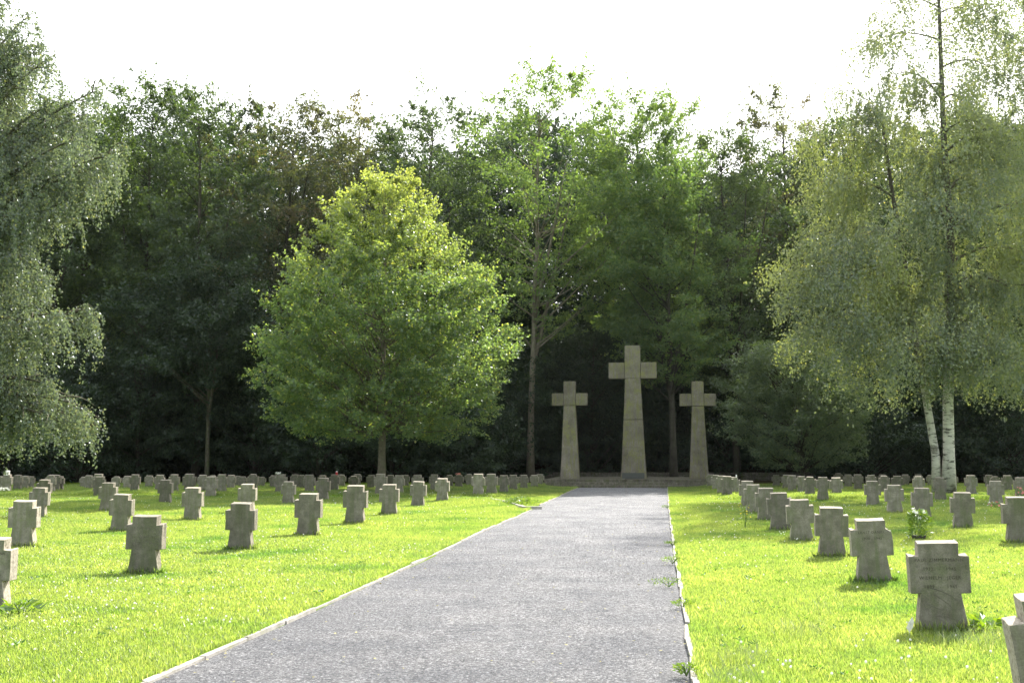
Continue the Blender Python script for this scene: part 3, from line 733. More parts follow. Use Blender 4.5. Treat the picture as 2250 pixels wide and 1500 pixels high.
def cross(px, y_top, y_arm_t, y_arm_b, wb, wt, wa, label, seam=None, plaque=False, dep=.62):
    zb = .40
    p = at_depth(px, 1051, DM); D = DM
    s = D / F
    def z_of(py): 
        q = at_depth(px, py, D); return q[2]
    zt, zat, zab = z_of(y_top), z_of(y_arm_t), z_of(y_arm_b)
    base = empty('memorial_cross', (p[0], p[1] , zb))
    tag(base, label, 'stone cross', 'three tall memorial crosses at the end of the path')
    hb, ht, ha = wb * s / 2, wt * s / 2, wa * s / 2
    def taper(name, z0, z1, w0, w1, d0, d1, mat=M_cross):
        V_ = []
        n = 7
        for k in range(n + 1):
            t = k / n; z = z0 + (z1 - z0) * t; w = w0 + (w1 - w0) * (t ** .85); d = d0 + (d1 - d0) * t
            V_ += [(-w, -d, z), (w, -d, z), (w, d, z), (-w, d, z)]
        F_ = [(3, 2, 1, 0), tuple(4 * n + q for q in range(4))]
        for k in range(n):
            for q in range(4):
                q2 = (q + 1) % 4; F_.append((4 * k + q, 4 * k + q2, 4 * k + 4 + q2, 4 * k + 4 + q))
        o = mesh_py(name, V_, F_, mat, base)
        m = o.modifiers.new('bevel', 'BEVEL'); m.width = .02; m.segments = 2; m.limit_method = 'ANGLE'
        return o
    H1 = zab - zb
    if seam:
        zs = z_of(seam) - zb; t = zs / H1; wm = hb + (ht - hb) * (t ** .85)
        taper('shaft', 0, zs - .012, hb, wm, dep / 2, dep / 2 * .86)
        taper('shaft', zs + .012, H1 - .01, wm * .995, ht, dep / 2 * .86, dep / 2 * .7)
    else: taper('shaft', 0, H1 - .01, hb, ht, dep / 2, dep / 2 * .7)
    da = dep / 2 * .7
    mb = MB(); hz = (zat - zab) / 2
    mb.box((-(ht + (ha - ht) / 2), 0, zab - zb + hz), ((ha - ht) / 2 - .012, da - .01, hz)); l = mb.build('cross_arm', M_cross, base)
    mb = MB(); mb.box((ht + (ha - ht) / 2, 0, zab - zb + hz), ((ha - ht) / 2 - .012, da - .01, hz)); r_ = mb.build('cross_arm', M_cross, base)
    mb = MB(); mb.box((0, 0, (zt + zab) / 2 - zb), (ht, da + .015, (zt - zab) / 2)); h_ = mb.build('cross_head', M_cross, base)
    for o in (l, r_, h_):
        m = o.modifiers.new('bevel', 'BEVEL'); m.width = .018; m.segments = 2
    if plaque:
        mb = MB(); mb.box((-.02, -dep / 2 - .03, .16), (hb * .86, .03, .15)); mb.build('plaque', M_metal, base)
    return base
cross(1253, 838, 864, 891, 42, 26, 79, 'left smaller memorial cross, stained yellow green across its arms')
cross(1393, 760, 797, 832, 56, 34, 106, 'tallest memorial cross in the middle, with a dark plaque at its foot', seam=922, plaque=True, dep=.85)
cross(1536, 838, 865, 892, 42, 26, 80, 'right smaller memorial cross, its arm tip touched by the small dark tree')

def drywall():
    o0 = at_depth(990, 1040, 66); o1 = at_depth(1790, 1040, 66)
    mb = MB(); n = 46
    for row in range(4):
        x = o0[0]
        while x < o1[0]:
            l = rng.uniform(.35, .8); t = (x - o0[0]) / (o1[0] - o0[0]); y = o0[1] + (o1[1] - o0[1]) * t
            mb.box((x + l / 2, y, .03 + row * .16 + rng.normal(0, .006)), (l / 2 - .008, .2 + rng.uniform(-.03, .03), .073), .014)
            x += l
    o = mb.build('low_wall', M_wall); tag(o, 'low dark dry stone wall running behind the three crosses', 'wall')
drywall()

# ------------------------------------------------------------------ trees
def leaves_np(C, A, B, L, Wd, fold=.12):
    """C base points, A length axes, B width axes -> quads"""
    Nn = np.cross(A, B)
    L = L[:, None]; Wd = Wd[:, None]
    v0 = C; v2 = C + A * L
    mid = C + A * L * .42 + Nn * L * fold
    v1 = mid + B * Wd * .5; v3 = mid - B * Wd * .5
    return np.stack([v0, v1, v2, v3], 1).reshape(-1, 3)
def quads(n, off=0): return np.arange(n * 4).reshape(-1, 4) + off
def rand_dirs(n): return nvec(rng.normal(size=(n, 3)))

def cluster_leaves(cent, out, size, per, lsize, flat=.5, droop=.4, elong=1.5, sub=7, g=None, tight=.13, up=.25):
    """each cluster carries a few twigs that fan outwards; leaves sit close along the twigs"""
    g = g or rng
    n = len(cent)
    ns = n * sub
    ci = np.repeat(np.arange(n), sub)
    o = out[ci]
    side = nvec(np.cross(o, np.array([0, 0, 1.0])) + 1e-6); upv = np.cross(side, o)
    sz = size[ci][:, None]
    root = cent[ci] + sz * (g.normal(0, .42, (ns, 1)) * side + g.normal(0, .35 * flat, (ns, 1)) * upv + g.normal(0, .45, (ns, 1)) * o)
    td = nvec(o * 1.0 + side * g.normal(0, .6, (ns, 1)) + upv * g.normal(0, .45 * flat, (ns, 1)) + np.array([0, 0, up]))
    tl = sz * g.uniform(.5, 1.1, (ns, 1)) * elong * .8
    k = max(per // sub, 3)
    ti = np.repeat(np.arange(ns), k); m = len(ti)
    u = g.random(m)[:, None]
    sp = size[ti // sub][:, None] * tight * 1.6 * (1.25 - u)
    p = root[ti] + td[ti] * tl[ti] * u + g.normal(size=(m, 3)) * sp * np.array([1, 1, .7])
    p[:, 2] -= (u[:, 0] ** 2) * tl[ti][:, 0] * .45 * droop
    A = nvec(td[ti] * .4 + rand_dirs(m) * .9 + np.array([0, 0, -droop]))
    B = nvec(np.cross(A, nvec(np.array([0, 0, 1.0]) + rand_dirs(m) * .7)))
    L = lsize * g.uniform(.65, 1.25, m)
    return leaves_np(p, A, B, L, L * .82), m

def tree_data(seed, H, prof, R0, ncl, per, lsize, csize, trunk_r, z0=None, lobes=.22, flat=.5, droop=.4, shell=.45, nbr=60, lean=(0, 0), trunk_top=.9, elong=1.4, fork=0, tipspike=0, sub=7, tight=.13, up=.25, gap=None):
    """prof(t) relative radius for t in 0..1 from crown base to the top."""
    g = np.random.default_rng(seed)
    zc0 = H * .2 if z0 is None else z0
    t = g.random(ncl * 3); w = np.array([prof(a) for a in t]); k = (g.random(len(t)) < np.clip(w ** 1.5, .015, 1)) & (t < .975); t = t[k][:ncl]; w = w[k][:ncl]; n = len(t)
    th = g.uniform(0, 2 * np.pi, n)
    ph = g.uniform(0, 6.28, 6)
    lob = 1 + lobes * (np.sin(3 * th + ph[0] + 5 * t) + np.sin(5 * th + ph[1] - 9 * t) * .7 + np.sin(2 * th + ph[2] + 13 * t) * .6) + g.normal(0, .07, n)
    r = R0 * w * lob * (g.random(n) ** shell)
    z = zc0 + (H - zc0) * t
    lx = lean[0] * (z / H) ** 1.3; ly = lean[1] * (z / H) ** 1.3
    cent = np.stack([r * np.cos(th) + lx, r * np.sin(th) + ly, z], -1)
    if gap is not None:                         # open gaps between the foliage masses
        kp = np.array([mnoise.noise(Vector((a * gap[0], b * gap[0], c * gap[0] * 1.35 + seed))) for a, b, c in cent]) < gap[1]
        kp |= t > (.76 if gap[0] > .5 else .9)
        cent, t, th, r, w, lob, lx, ly = cent[kp], t[kp], th[kp], r[kp], w[kp], lob[kp], lx[kp], ly[kp]; n = len(t)
    out = nvec(np.stack([np.cos(th), np.sin(th), .25 + .8 * t ** 2 * np.ones(n)], -1))
    cs = csize * g.uniform(.6, 1.3, n) * (.6 + .4 * w)
    V, m = cluster_leaves(cent, out, cs, per, lsize, flat, droop, elong, sub, g, tight, up)
    if tipspike:
        k = (r > R0 * w * lob * .8) | (t > .9); k &= g.random(n) < tipspike
        c2 = cent[k]; o2 = nvec(out[k] + np.array([0, 0, .7]) * (t[k][:, None] * 1.2) + g.normal(0, .15, (k.sum(), 3)))
        kk = 26; idx = np.repeat(np.arange(len(c2)), kk); u = g.random(len(idx))
        p = c2[idx] + o2[idx] * (u[:, None] * csize * 1.9) + g.normal(0, .06, (len(idx), 3)) * (1.2 - u[:, None])
        A = nvec(o2[idx] * .4 + rand_dirs(len(idx)) + np.array([0, 0, -.5])); B = nvec(np.cross(A, rand_dirs(len(idx))))
        L = lsize * g.uniform(.7, 1.2, len(idx))
        V = np.vstack([V, leaves_np(p, A, B, L, L * .8)])
    # wood
    mb = MB()
    zz = np.linspace(0, 1, 9); Ht = H * trunk_top
    tp = np.stack([lean[0] * zz ** 1.3 * trunk_top + g.normal(0, .05, 9) * zz * H * .06, lean[1] * zz ** 1.3 * trunk_top + g.normal(0, .05, 9) * zz * H * .06, zz * Ht - .25 * (zz == 0)], -1)
    tr = trunk_r * (1 - zz) ** .8 + .02; tr[0] *= 1.35
    mb.tube(tp, tr, 9)
    sel = g.choice(n, min(nbr, n), replace=False)
    if nbr: sel = np.unique(np.concatenate([sel, np.nonzero(t > .86)[0]]))
    limbs = MB()
    for i_ in sel:
        c = cent[i_]; zs = max(zc0 * (.75 if nbr < 150 else 1.15), c[2] - (.35 + .5 * g.random()) * max(np.hypot(c[0] - lx[i_], c[1] - ly[i_]), .8) - .4)
        zs = min(zs, Ht * .95); q = zs / Ht
        s0 = np.array([np.interp(q, zz, tp[:, 0]), np.interp(q, zz, tp[:, 1]), zs])
        mid = s0 * .5 + c * .5 + np.array([0, 0, -.12]) * np.linalg.norm(c - s0) * .4 + g.normal(0, .12, 3)
        rr_ = .35 * np.interp(q, zz, tr) + .012
        pts = [s0 * (1 - u) ** 2 + 2 * mid * u * (1 - u) + c * u * u for u in (0, .25, .5, .75, 1)]
        limbs.tube(pts, [rr_, rr_ * .75, rr_ * .5, rr_ * .3, .008], 5, cap=False)
    for _ in range(fork):
        a = g.uniform(0, 6.28); zs = g.uniform(.18, .4) * H; q = zs / Ht; e = np.array([math.cos(a) * R0 * .55, math.sin(a) * R0 * .55, H * g.uniform(.75, .92)])
        s0 = np.array([np.interp(q, zz, tp[:, 0]), np.interp(q, zz, tp[:, 1]), zs]); m_ = np.array([e[0] * .55, e[1] * .55, (zs + e[2]) * .48])
        pts = [s0 * (1 - u) ** 2 + 2 * m_ * u * (1 - u) + e * u * u for u in np.linspace(0, 1, 7)]
        mb.tube(pts, trunk_r * .6 * (1 - np.linspace(0, 1, 7)) + .02, 7)
    return V, mb, limbs

def build_tree(name, label, cat, loc, data, lmat, wmat, group=None, rz=0):
    V, mb, limbs = data
    e = empty(name, loc, rz); tag(e, label, cat, group)
    mb.build('trunk', wmat, e, smooth=True)
    if limbs.V: limbs.build('branches', wmat, e, smooth=True)
    mesh_np('crown', V, quads(len(V) // 4), lmat, e)
    return e

dome = lambda t: math.sqrt(max(0, 1 - (abs(t - .38) / .64) ** 2.9)) if t > .38 else (.55 + .45 * math.sin(t / .38 * math.pi / 2))
def linden_prof(t):
    # measured from the photo: widest at a quarter, tapering to a rounded point
    xs = [0, .04, .10, .18, .34, .46, .56, .69, .78, .90, .96, 1.0]
    rs = [.58, .76, .88, .93, 1.0, .92, .83, .65, .50, .31, .19, .06]
    return float(np.interp(t, xs, rs))

# --- round lime tree in the lawn
D = 45.0
b = on_ground(838, 1000 + 1.6 * F / D); b[2] = .1
Hl = at_depth(838, 350, D)[2] - .1
z0l = at_depth(838, 962, D)[2] - .1
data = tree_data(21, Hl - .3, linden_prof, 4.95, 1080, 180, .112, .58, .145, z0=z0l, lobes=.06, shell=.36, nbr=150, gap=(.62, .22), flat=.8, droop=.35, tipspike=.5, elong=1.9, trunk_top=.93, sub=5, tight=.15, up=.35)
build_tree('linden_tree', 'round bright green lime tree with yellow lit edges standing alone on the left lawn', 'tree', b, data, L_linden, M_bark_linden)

# --- forest edge trees: pixel x, pixel top, depth, radius, material
FT = [
 ('dark olive broadleaf tree behind the weeping birch at far left', 60, 230, 66, 5.0, L_dark, .15),
 ('dark tree with rounded top right of the weeping birch, forest edge', 190, 215, 70, 4.6, L_mid, .15),
 ('tall dull green tree at the forest edge above the left headstones', 305, 180, 66, 4.2, L_mid, .2),
 ('tall dark tree with a peaked crown, third from the left on the skyline', 430, 180, 64, 4.0, L_dark, .25),
 ('grey brown autumn-tinged broad tree left of the lime tree', 590, 222, 67, 5.0, L_grey, .25),
 ('thin brownish tree top rising just left above the lime tree', 742, 205, 70, 3.2, L_grey, .3),
 ('dark green tree right behind the lime tree top', 925, 212, 66, 4.4, L_dark, .25),
 ('tall open light green tree with visible forked trunk left of the crosses', 1165, 155, 64, 5.6, L_light, .34),
 ('light green tree rising above the tallest cross', 1395, 205, 66, 4.4, L_light, .38),
 ('yellow green low-topped tree above the right cross', 1480, 335, 62, 3.4, L_yellow, .3),
 ('bushy green tree between the crosses and the right birch', 1620, 282, 66, 4.4, L_mid, .2),
 ('thin sparse tree top on the skyline beside the right birch', 1745, 190, 72, 3.4, L_grey, .3),
 ('dark tree hidden behind the left part of the right birch', 1890, 245, 68, 4.8, L_mid, .15),
 ('dark tree standing behind the trunks of the right birch', 2060, 240, 68, 5.0, L_dark, .15),
 ('dark tree behind the right picture edge', 2230, 230, 66, 5.0, L_mid, .15),
]
for k, (lab, px, top, D, R0, lm, z0f) in enumerate(FT):
    b = at_depth(px, 1040, D); b[2] = 0
    H = at_depth(px, top, D)[2]
    open_ = 'open' in lab or 'sparse' in lab or 'thin' in lab
    data = tree_data(100 + k, H - .3, dome, R0, 440 if not open_ else 300, 150 if not open_ else 120, .16, .95, .19, gap=(.33, .14), z0=H * z0f, lobes=.2, flat=.45, droop=.5, shell=.5, nbr=60, trunk_top=.93, fork=2, tipspike=.35, lean=(rng.normal(0, .8), rng.normal(0, .5)))
    build_tree('forest_tree', lab, 'tree', b, data, lm, M_bark_linden if 'visible' in lab else M_bark_dark, 'trees along the forest edge')

# understorey trees in front of the wood, dark and layered
US = [
 ('low dark shrubby tree at the forest foot near the left picture edge', 20, 800, 62, 3.4), ('low dark shrubby tree below the weeping birch tips', 170, 780, 60, 3.4),
 ('low spreading dark tree right of the weeping birch', 300, 640, 61, 3.6), ('small tree with pale forked stem left of the lime tree', 455, 560, 60, 3.0),
 ('dark undergrowth tree just left of the lime tree crown', 560, 700, 63, 3.6), ('dark undergrowth tree behind the left half of the lime tree', 700, 760, 61, 3.5),
 ('dark undergrowth tree behind the lime tree trunk', 860, 780, 61, 3.6), ('dark bush standing right of the lime tree trunk', 985, 890, 60, 3.0),
 ('dark undergrowth tree left of the left memorial cross', 1090, 760, 66, 3.8), ('dark layered tree between the left and the tallest cross', 1300, 700, 69, 4.0),
 ('dark layered tree between the tallest and the right cross', 1470, 660, 69, 4.0), ('dark undergrowth tree right behind the right memorial cross', 1600, 640, 68, 3.8),
 ('dark undergrowth left behind the birch trunks', 1900, 820, 62, 3.6), ('dark undergrowth right behind the birch trunks', 2080, 800, 63, 3.6), ('dark undergrowth at the right picture edge', 2230, 780, 61, 3.6)]
for k, (lab, px, top, D, R0) in enumerate(US):
    b = at_depth(px, 1040, D); b[2] = 0
    H = at_depth(px, top, D)[2]
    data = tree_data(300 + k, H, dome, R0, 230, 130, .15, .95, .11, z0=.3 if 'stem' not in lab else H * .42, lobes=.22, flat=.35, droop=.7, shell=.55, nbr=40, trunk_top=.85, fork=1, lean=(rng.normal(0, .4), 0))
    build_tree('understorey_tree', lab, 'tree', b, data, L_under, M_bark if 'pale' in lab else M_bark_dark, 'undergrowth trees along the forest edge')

# small dark tree right of the crosses
D = 52.5
b = at_depth(1765, 1052, D); b[2] = 0.05
H = at_depth(1765, 742, D)[2]
data = tree_data(77, H, dome, 3.2, 460, 140, .10, .55, .10, z0=1.0, lobes=.12, flat=.6, droop=.7, shell=.38, nbr=90, lean=(-.7, 0), trunk_top=.8, fork=2)
build_tree('small_tree', 'small dark spreading tree whose branches reach the right memorial cross', 'tree', b, data, L_bush, M_bark_dark)

# the wood behind
def wood():
    arch = []
    for k in range(5):
        H = 20.0
        V, _, _ = tree_data(500 + k, H, dome, 4.6, 230, 80, .25, 1.3, .25, z0=3.0, lobes=.2, flat=.5, droop=.5, shell=.55, nbr=0)
        arch.append(V)
    low = []
    for k in range(3):
        V, _, _ = tree_data(600 + k, 8.0, dome, 4.2, 200, 70, .25, 1.3, .1, z0=.2, lobes=.2, flat=.4, droop=.6, shell=.6, nbr=0)
        low.append(V)
    Vs = []; Tr = MB()
    def put(V, x, y, sc, sz):
        a = rng.uniform(0, 6.28); c, s = math.cos(a), math.sin(a)
        Q = V.copy(); Q[:, 2] *= sz; Q[:, :2] *= sc
        Q = np.stack([Q[:, 0] * c - Q[:, 1] * s + x, Q[:, 0] * s + Q[:, 1] * c + y, Q[:, 2] + float(lawn_z(x, y))], -1)
        Vs.append(Q)
    for row, (D, st) in enumerate(((76, 7.0), (84, 7.5), (94, 9.0), (106, 11))):
        l = -D * .56
        while l < D * .56:
            l += st * rng.uniform(.7, 1.3)
            d = D + rng.normal(0, 1.5)
            px = 1125 + l / d * F
            x = rt[0] * l + fh[0] * d; y = rt[1] * l + fh[1] * d
            # skyline seen in the photo bounds the height
            sky = np.interp(px, [0, 300, 480, 700, 850, 1000, 1060, 1280, 1330, 1450, 1540, 1700, 1800, 2250], [220, 235, 250, 265, 285, 275, 230, 230, 285, 290, 385, 330, 290, 250])
            Hh = at_depth(px, sky + rng.uniform(0, 40), d)[2] - float(lawn_z(x, y))
            put(arch[rng.integers(5)], x, y, rng.uniform(.9, 1.15), max(Hh, 8) / 20.5)
            Tr.tube([(x, y, -.2), (x + .2, y, Hh * .5), (x, y, Hh * .85)], [.24, .15, .05], 6)
    for D, st in ((72, 5.0), (79, 5.0), (88, 6)):
        l = -D * .56
        while l < D * .56:
            l += st * rng.uniform(.7, 1.3); d = D + rng.normal(0, 1)
            put(low[rng.integers(3)], rt[0] * l + fh[0] * d, rt[1] * l + fh[1] * d, rng.uniform(.8, 1.1), rng.uniform(.7, 1.2))
    V = np.vstack(Vs)
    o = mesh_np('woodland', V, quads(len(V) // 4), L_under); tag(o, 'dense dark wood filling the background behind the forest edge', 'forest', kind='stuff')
    Tr.build('woodland_trunks', M_bark_dark)
    t = bpy.data.objects['woodland_trunks']; tag(t, 'dim trunks standing inside the dark wood', 'forest', kind='stuff')
wood()

# ------------------------------------------------------------------ weeping birches
def bez(a, m, b, n): 
    u = np.linspace(0, 1, n)[:, None]; return a * (1 - u) ** 2 + 2 * m * u * (1 - u) + b * u * u
def strands(P0, Ln, lsize, spacing, sway=.12, g=rng, drift=None):
    """hanging twigs from points P0 with length Ln -> leaf quads"""
    n = len(P0); cnt = np.maximum((Ln / spacing).astype(int), 3)
    idx = np.repeat(np.arange(n), cnt)
    u = g.random(len(idx))
    dirn = g.normal(0, 1, (n, 2)) * .28
    if drift is not None: dirn = dirn + drift
    curl = g.normal(0, 1, (n, 2)) * .08
    L = Ln[idx]
    x = dirn[idx, 0] * L * u * (1 - .55 * u) + curl[idx, 0] * np.sin(u * 5) + g.normal(0, .035, len(idx))
    y = dirn[idx, 1] * L * u * (1 - .55 * u) + curl[idx, 1] * np.cos(u * 5) + g.normal(0, .035, len(idx))
    p = P0[idx] + np.stack([x, y, -L * u * (.55 + .45 * u)], -1)
    A = nvec(g.normal(0, .55, (len(idx), 3)) + np.array([0, 0, -.75])); B = nvec(np.cross(A, rand_dirs(len(idx))))
    s = lsize * g.uniform(.7, 1.2, len(idx))
    return leaves_np(p, A, B, s, s * .75)

def fill_pts(rows, n, seed, f, dhalf, base, hole=(60, 330, .35)):
    """points filling a crown outline given as (y, x left, x right) rows of the photo, with depth"""
    g = np.random.default_rng(seed); rows = sorted(rows); ys = [r[0] for r in rows]; P = []
    while len(P) < n:
        y = g.uniform(ys[0] - 120, ys[-1]); a = np.interp(y, ys, [r[1] for r in rows]); b = np.interp(y, ys, [r[2] for r in rows])
        if y < hole[1] and g.random() > hole[2] + (1 - hole[2]) * max(0, (y - hole[0]) / (hole[1] - hole[0])) ** 2: continue
        x = g.uniform(a, b); e = 1 - ((x - (a + b) / 2) / ((b - a) / 2)) ** 2
        dz = g.uniform(-1, 1) * dhalf * math.sqrt(max(e, .05))
        k = mnoise.noise(Vector((x * .010, y * .008, dz * .25 + seed)))
        if k < .0: continue
        P.append(f(x, y + g.normal(0, 6), dz))
    return np.array(P), (base[0], base[1])

def birch(name, label, trunks, limbs, lsize, spacing, seed, base, dens=1.0, fill=None, loose=.07, lm=None):
    """trunks: list of (points, radii); limbs: (trunk idx, start frac, end point, arch height, nstr, strand length)"""
    g = np.random.default_rng(seed)
    e = empty(name, base); tag(e, label, 'tree')
    b0 = np.array(base)
    for pts, rad in trunks:
        mb = MB(); mb.tube(np.array(pts) - b0, rad, 12); mb.build('trunk', M_birch, e, smooth=True)
    LB = MB(); Vs = []
    for ti, fr, end, arch, ns, sl in limbs:
        pts = np.array(trunks[ti][0]); q = np.linspace(0, 1, len(pts))
        s0 = np.array([np.interp(fr, q, pts[:, k]) for k in range(3)])
        end = np.array(end, float); r0 = np.interp(fr, q, trunks[ti][1]) * .5
        d = np.linalg.norm(end - s0); ns = int(ns * dens)
        mid = (s0 + end) / 2 + np.array([0, 0, arch])
        C = bez(s0, mid, end, 14)
        LB.tube(C - b0, np.linspace(r0, .01, 14), 6, cap=False)
        # side branches leave the limb in a fan; the hanging twigs start along them
        dirh = nvec((end - s0)[None])[0]; sidev = nvec(np.cross(dirh, [0, 0, 1.0])[None])[0]
        nb = 7; curves = [(C, 1.6)]
        for k in range(nb):
            uu = .3 + .65 * (k + g.random()) / nb; ci = uu * 13
            q0 = np.array([np.interp(ci, np.arange(14), C[:, j]) for j in range(3)])
            ln_ = d * g.uniform(.16, .34) * (1.15 - .5 * uu)
            sd = (-1) ** k
            q2 = q0 + ln_ * (dirh * np.array([1, 1, .3]) * .6 + sidev * sd * g.uniform(.4, .9)) + np.array([0, 0, -ln_ * g.uniform(.0, .35)])
            q1 = (q0 + q2) / 2 + np.array([0, 0, ln_ * .3]); cc = bez(q0, q1, q2, 6)
            LB.tube(cc - b0, np.linspace(max(r0 * .25, .012), .006, 6), 4, cap=False); curves.append((cc, .8))
        tot = sum(wt for _, wt in curves)
        dr = dirh[:2] * .14
        for cc, wt in curves:
            m_ = max(int(ns * wt / tot), 2); mm = len(cc) - 1
            u = g.beta(1.8 if wt > 1 else 1.2, 1.0, m_); ci = u * mm
            P = np.stack([np.interp(ci, np.arange(mm + 1), cc[:, k]) for k in range(3)], -1) + g.normal(0, loose, (m_, 3))
            ln = sl * (.15 + g.random(m_) ** 1.4) * (.6 + .4 * u)
            Vs.append(strands(P, ln, lsize, spacing, g=g, drift=dr))
    LB.build('branches', M_bark, e, smooth=True)
    if fill is not None:                        # loose feathery sprays filling the crown between the limbs
        fc, ax = fill; n = len(fc)
        o_ = nvec(np.stack([fc[:, 0] - ax[0], fc[:, 1] - ax[1], np.full(n, .2)], -1))
        q, _ = cluster_leaves(fc, o_, g.uniform(.45, 1.0, n), 84, lsize, flat=1.0, droop=1.1, elong=1.5, sub=7, g=g, tight=.14, up=-.75)
        Vs.append(q)
    V = np.vstack(Vs) - b0
    print(name, len(V) // 4)
    mesh_np('crown', V, quads(len(V) // 4), lm or L_birch, e)
    return e

# left weeping birch: trunk stands just outside the left picture edge
DL = 30.0
def lp(px, py, dd=0): return at_depth(px, py, DL + dd)
tb = lp(-170, 1128); tb[2] = 0
tp = [tb + np.array([0, 0, -.2]), tb + np.array([.1, 0, 3]), tb + np.array([.0, .1, 7]), tb + np.array([.25, 0, 11]), tb + np.array([.5, 0, 15.5])]
lim = []
for (px, py, dz, ns, sl, a0) in [(110, 450, 1.2, 110, 1.3, .45), (120, 850, -1, 120, 1.2, .24), (200, 900, -.8, 100, 1.2, .22), (50, 900, 0, 140, 1.4, .2), (130, 220, 0, 110, 1.8, .58), (190, 250, -.6, 110, 1.8, .55), (215, 380, .6, 110, 1.7, .48), (250, 360, -.6, 90, 1.5, .5), (50, 80, -.5, 90, 1.5, .68), (10, 60, .5, 90, 1.8, .7),
    (10, -60, 0, 110, 1.8, .75), (95, 95, .5, 130, 1.6, .62), (125, 118, -1, 90, 1.2, .64), (60, 100, 1, 110, 1.7, .7), (70, 30, -.5, 70, 1.3, .72), (225, 195, 0, 110, 1.5, .58), (270, 325, 1, 110, 1.7, .5), (275, 330, -1, 70, 1.5, .5),
    (180, 300, -1.5, 110, 1.9, .52), (110, 260, 1, 120, 1.9, .6), (60, 180, 2, 90, 1.9, .66), (30, 330, -1, 120, 2.2, .55), (100, 420, -2, 120, 2.1, .42), (160, 440, 0, 100, 1.2, .42),
    (60, 560, -1.5, 120, 2.0, .36), (130, 610, .5, 90, 1.3, .36), (205, 680, 0, 130, 1.5, .28), (150, 690, -1.5, 110, 1.6, .3), (90, 740, 1, 100, 1.6, .28), (20, 700, -2, 120, 2.0, .3),
    (30, 860, -1, 120, 1.8, .2), (100, 880, .5, 110, 1.5, .22), (190, 925, 0, 130, 1.3, .22), (235, 950, .4, 110, 1.1, .22), (140, 930, -1.2, 90, 1.2, .2), (40, 940, 1.2, 80, 1.2, .17), (0, 500, 0, 140, 2.4, .4), (-40, 250, 0, 140, 2.4, .5),
    (-60, 760, -1, 120, 2.2, .28), (-80, 50, -1, 120, 2.2, .7), (-300, 300, 0, 160, 2.4, .5), (-330, 600, 0, 160, 2.4, .35), (-180, 450, -2.5, 160, 2.4, .42), (-120, 650, -2.5, 140, 2.2, .3), (-200, 150, 2, 120, 2.2, .6)]:
    lim.append((0, a0, lp(px, py, dz), 1.0 if px > -50 else .6, ns, sl))
birch('weeping_birch', 'large weeping birch whose drooping branches hang in from the left picture edge', [(tp, [.34, .25, .2, .13, .03])], lim, .078, .026, 8, tuple(tb), 1.0, None, .10, L_birch_grey)

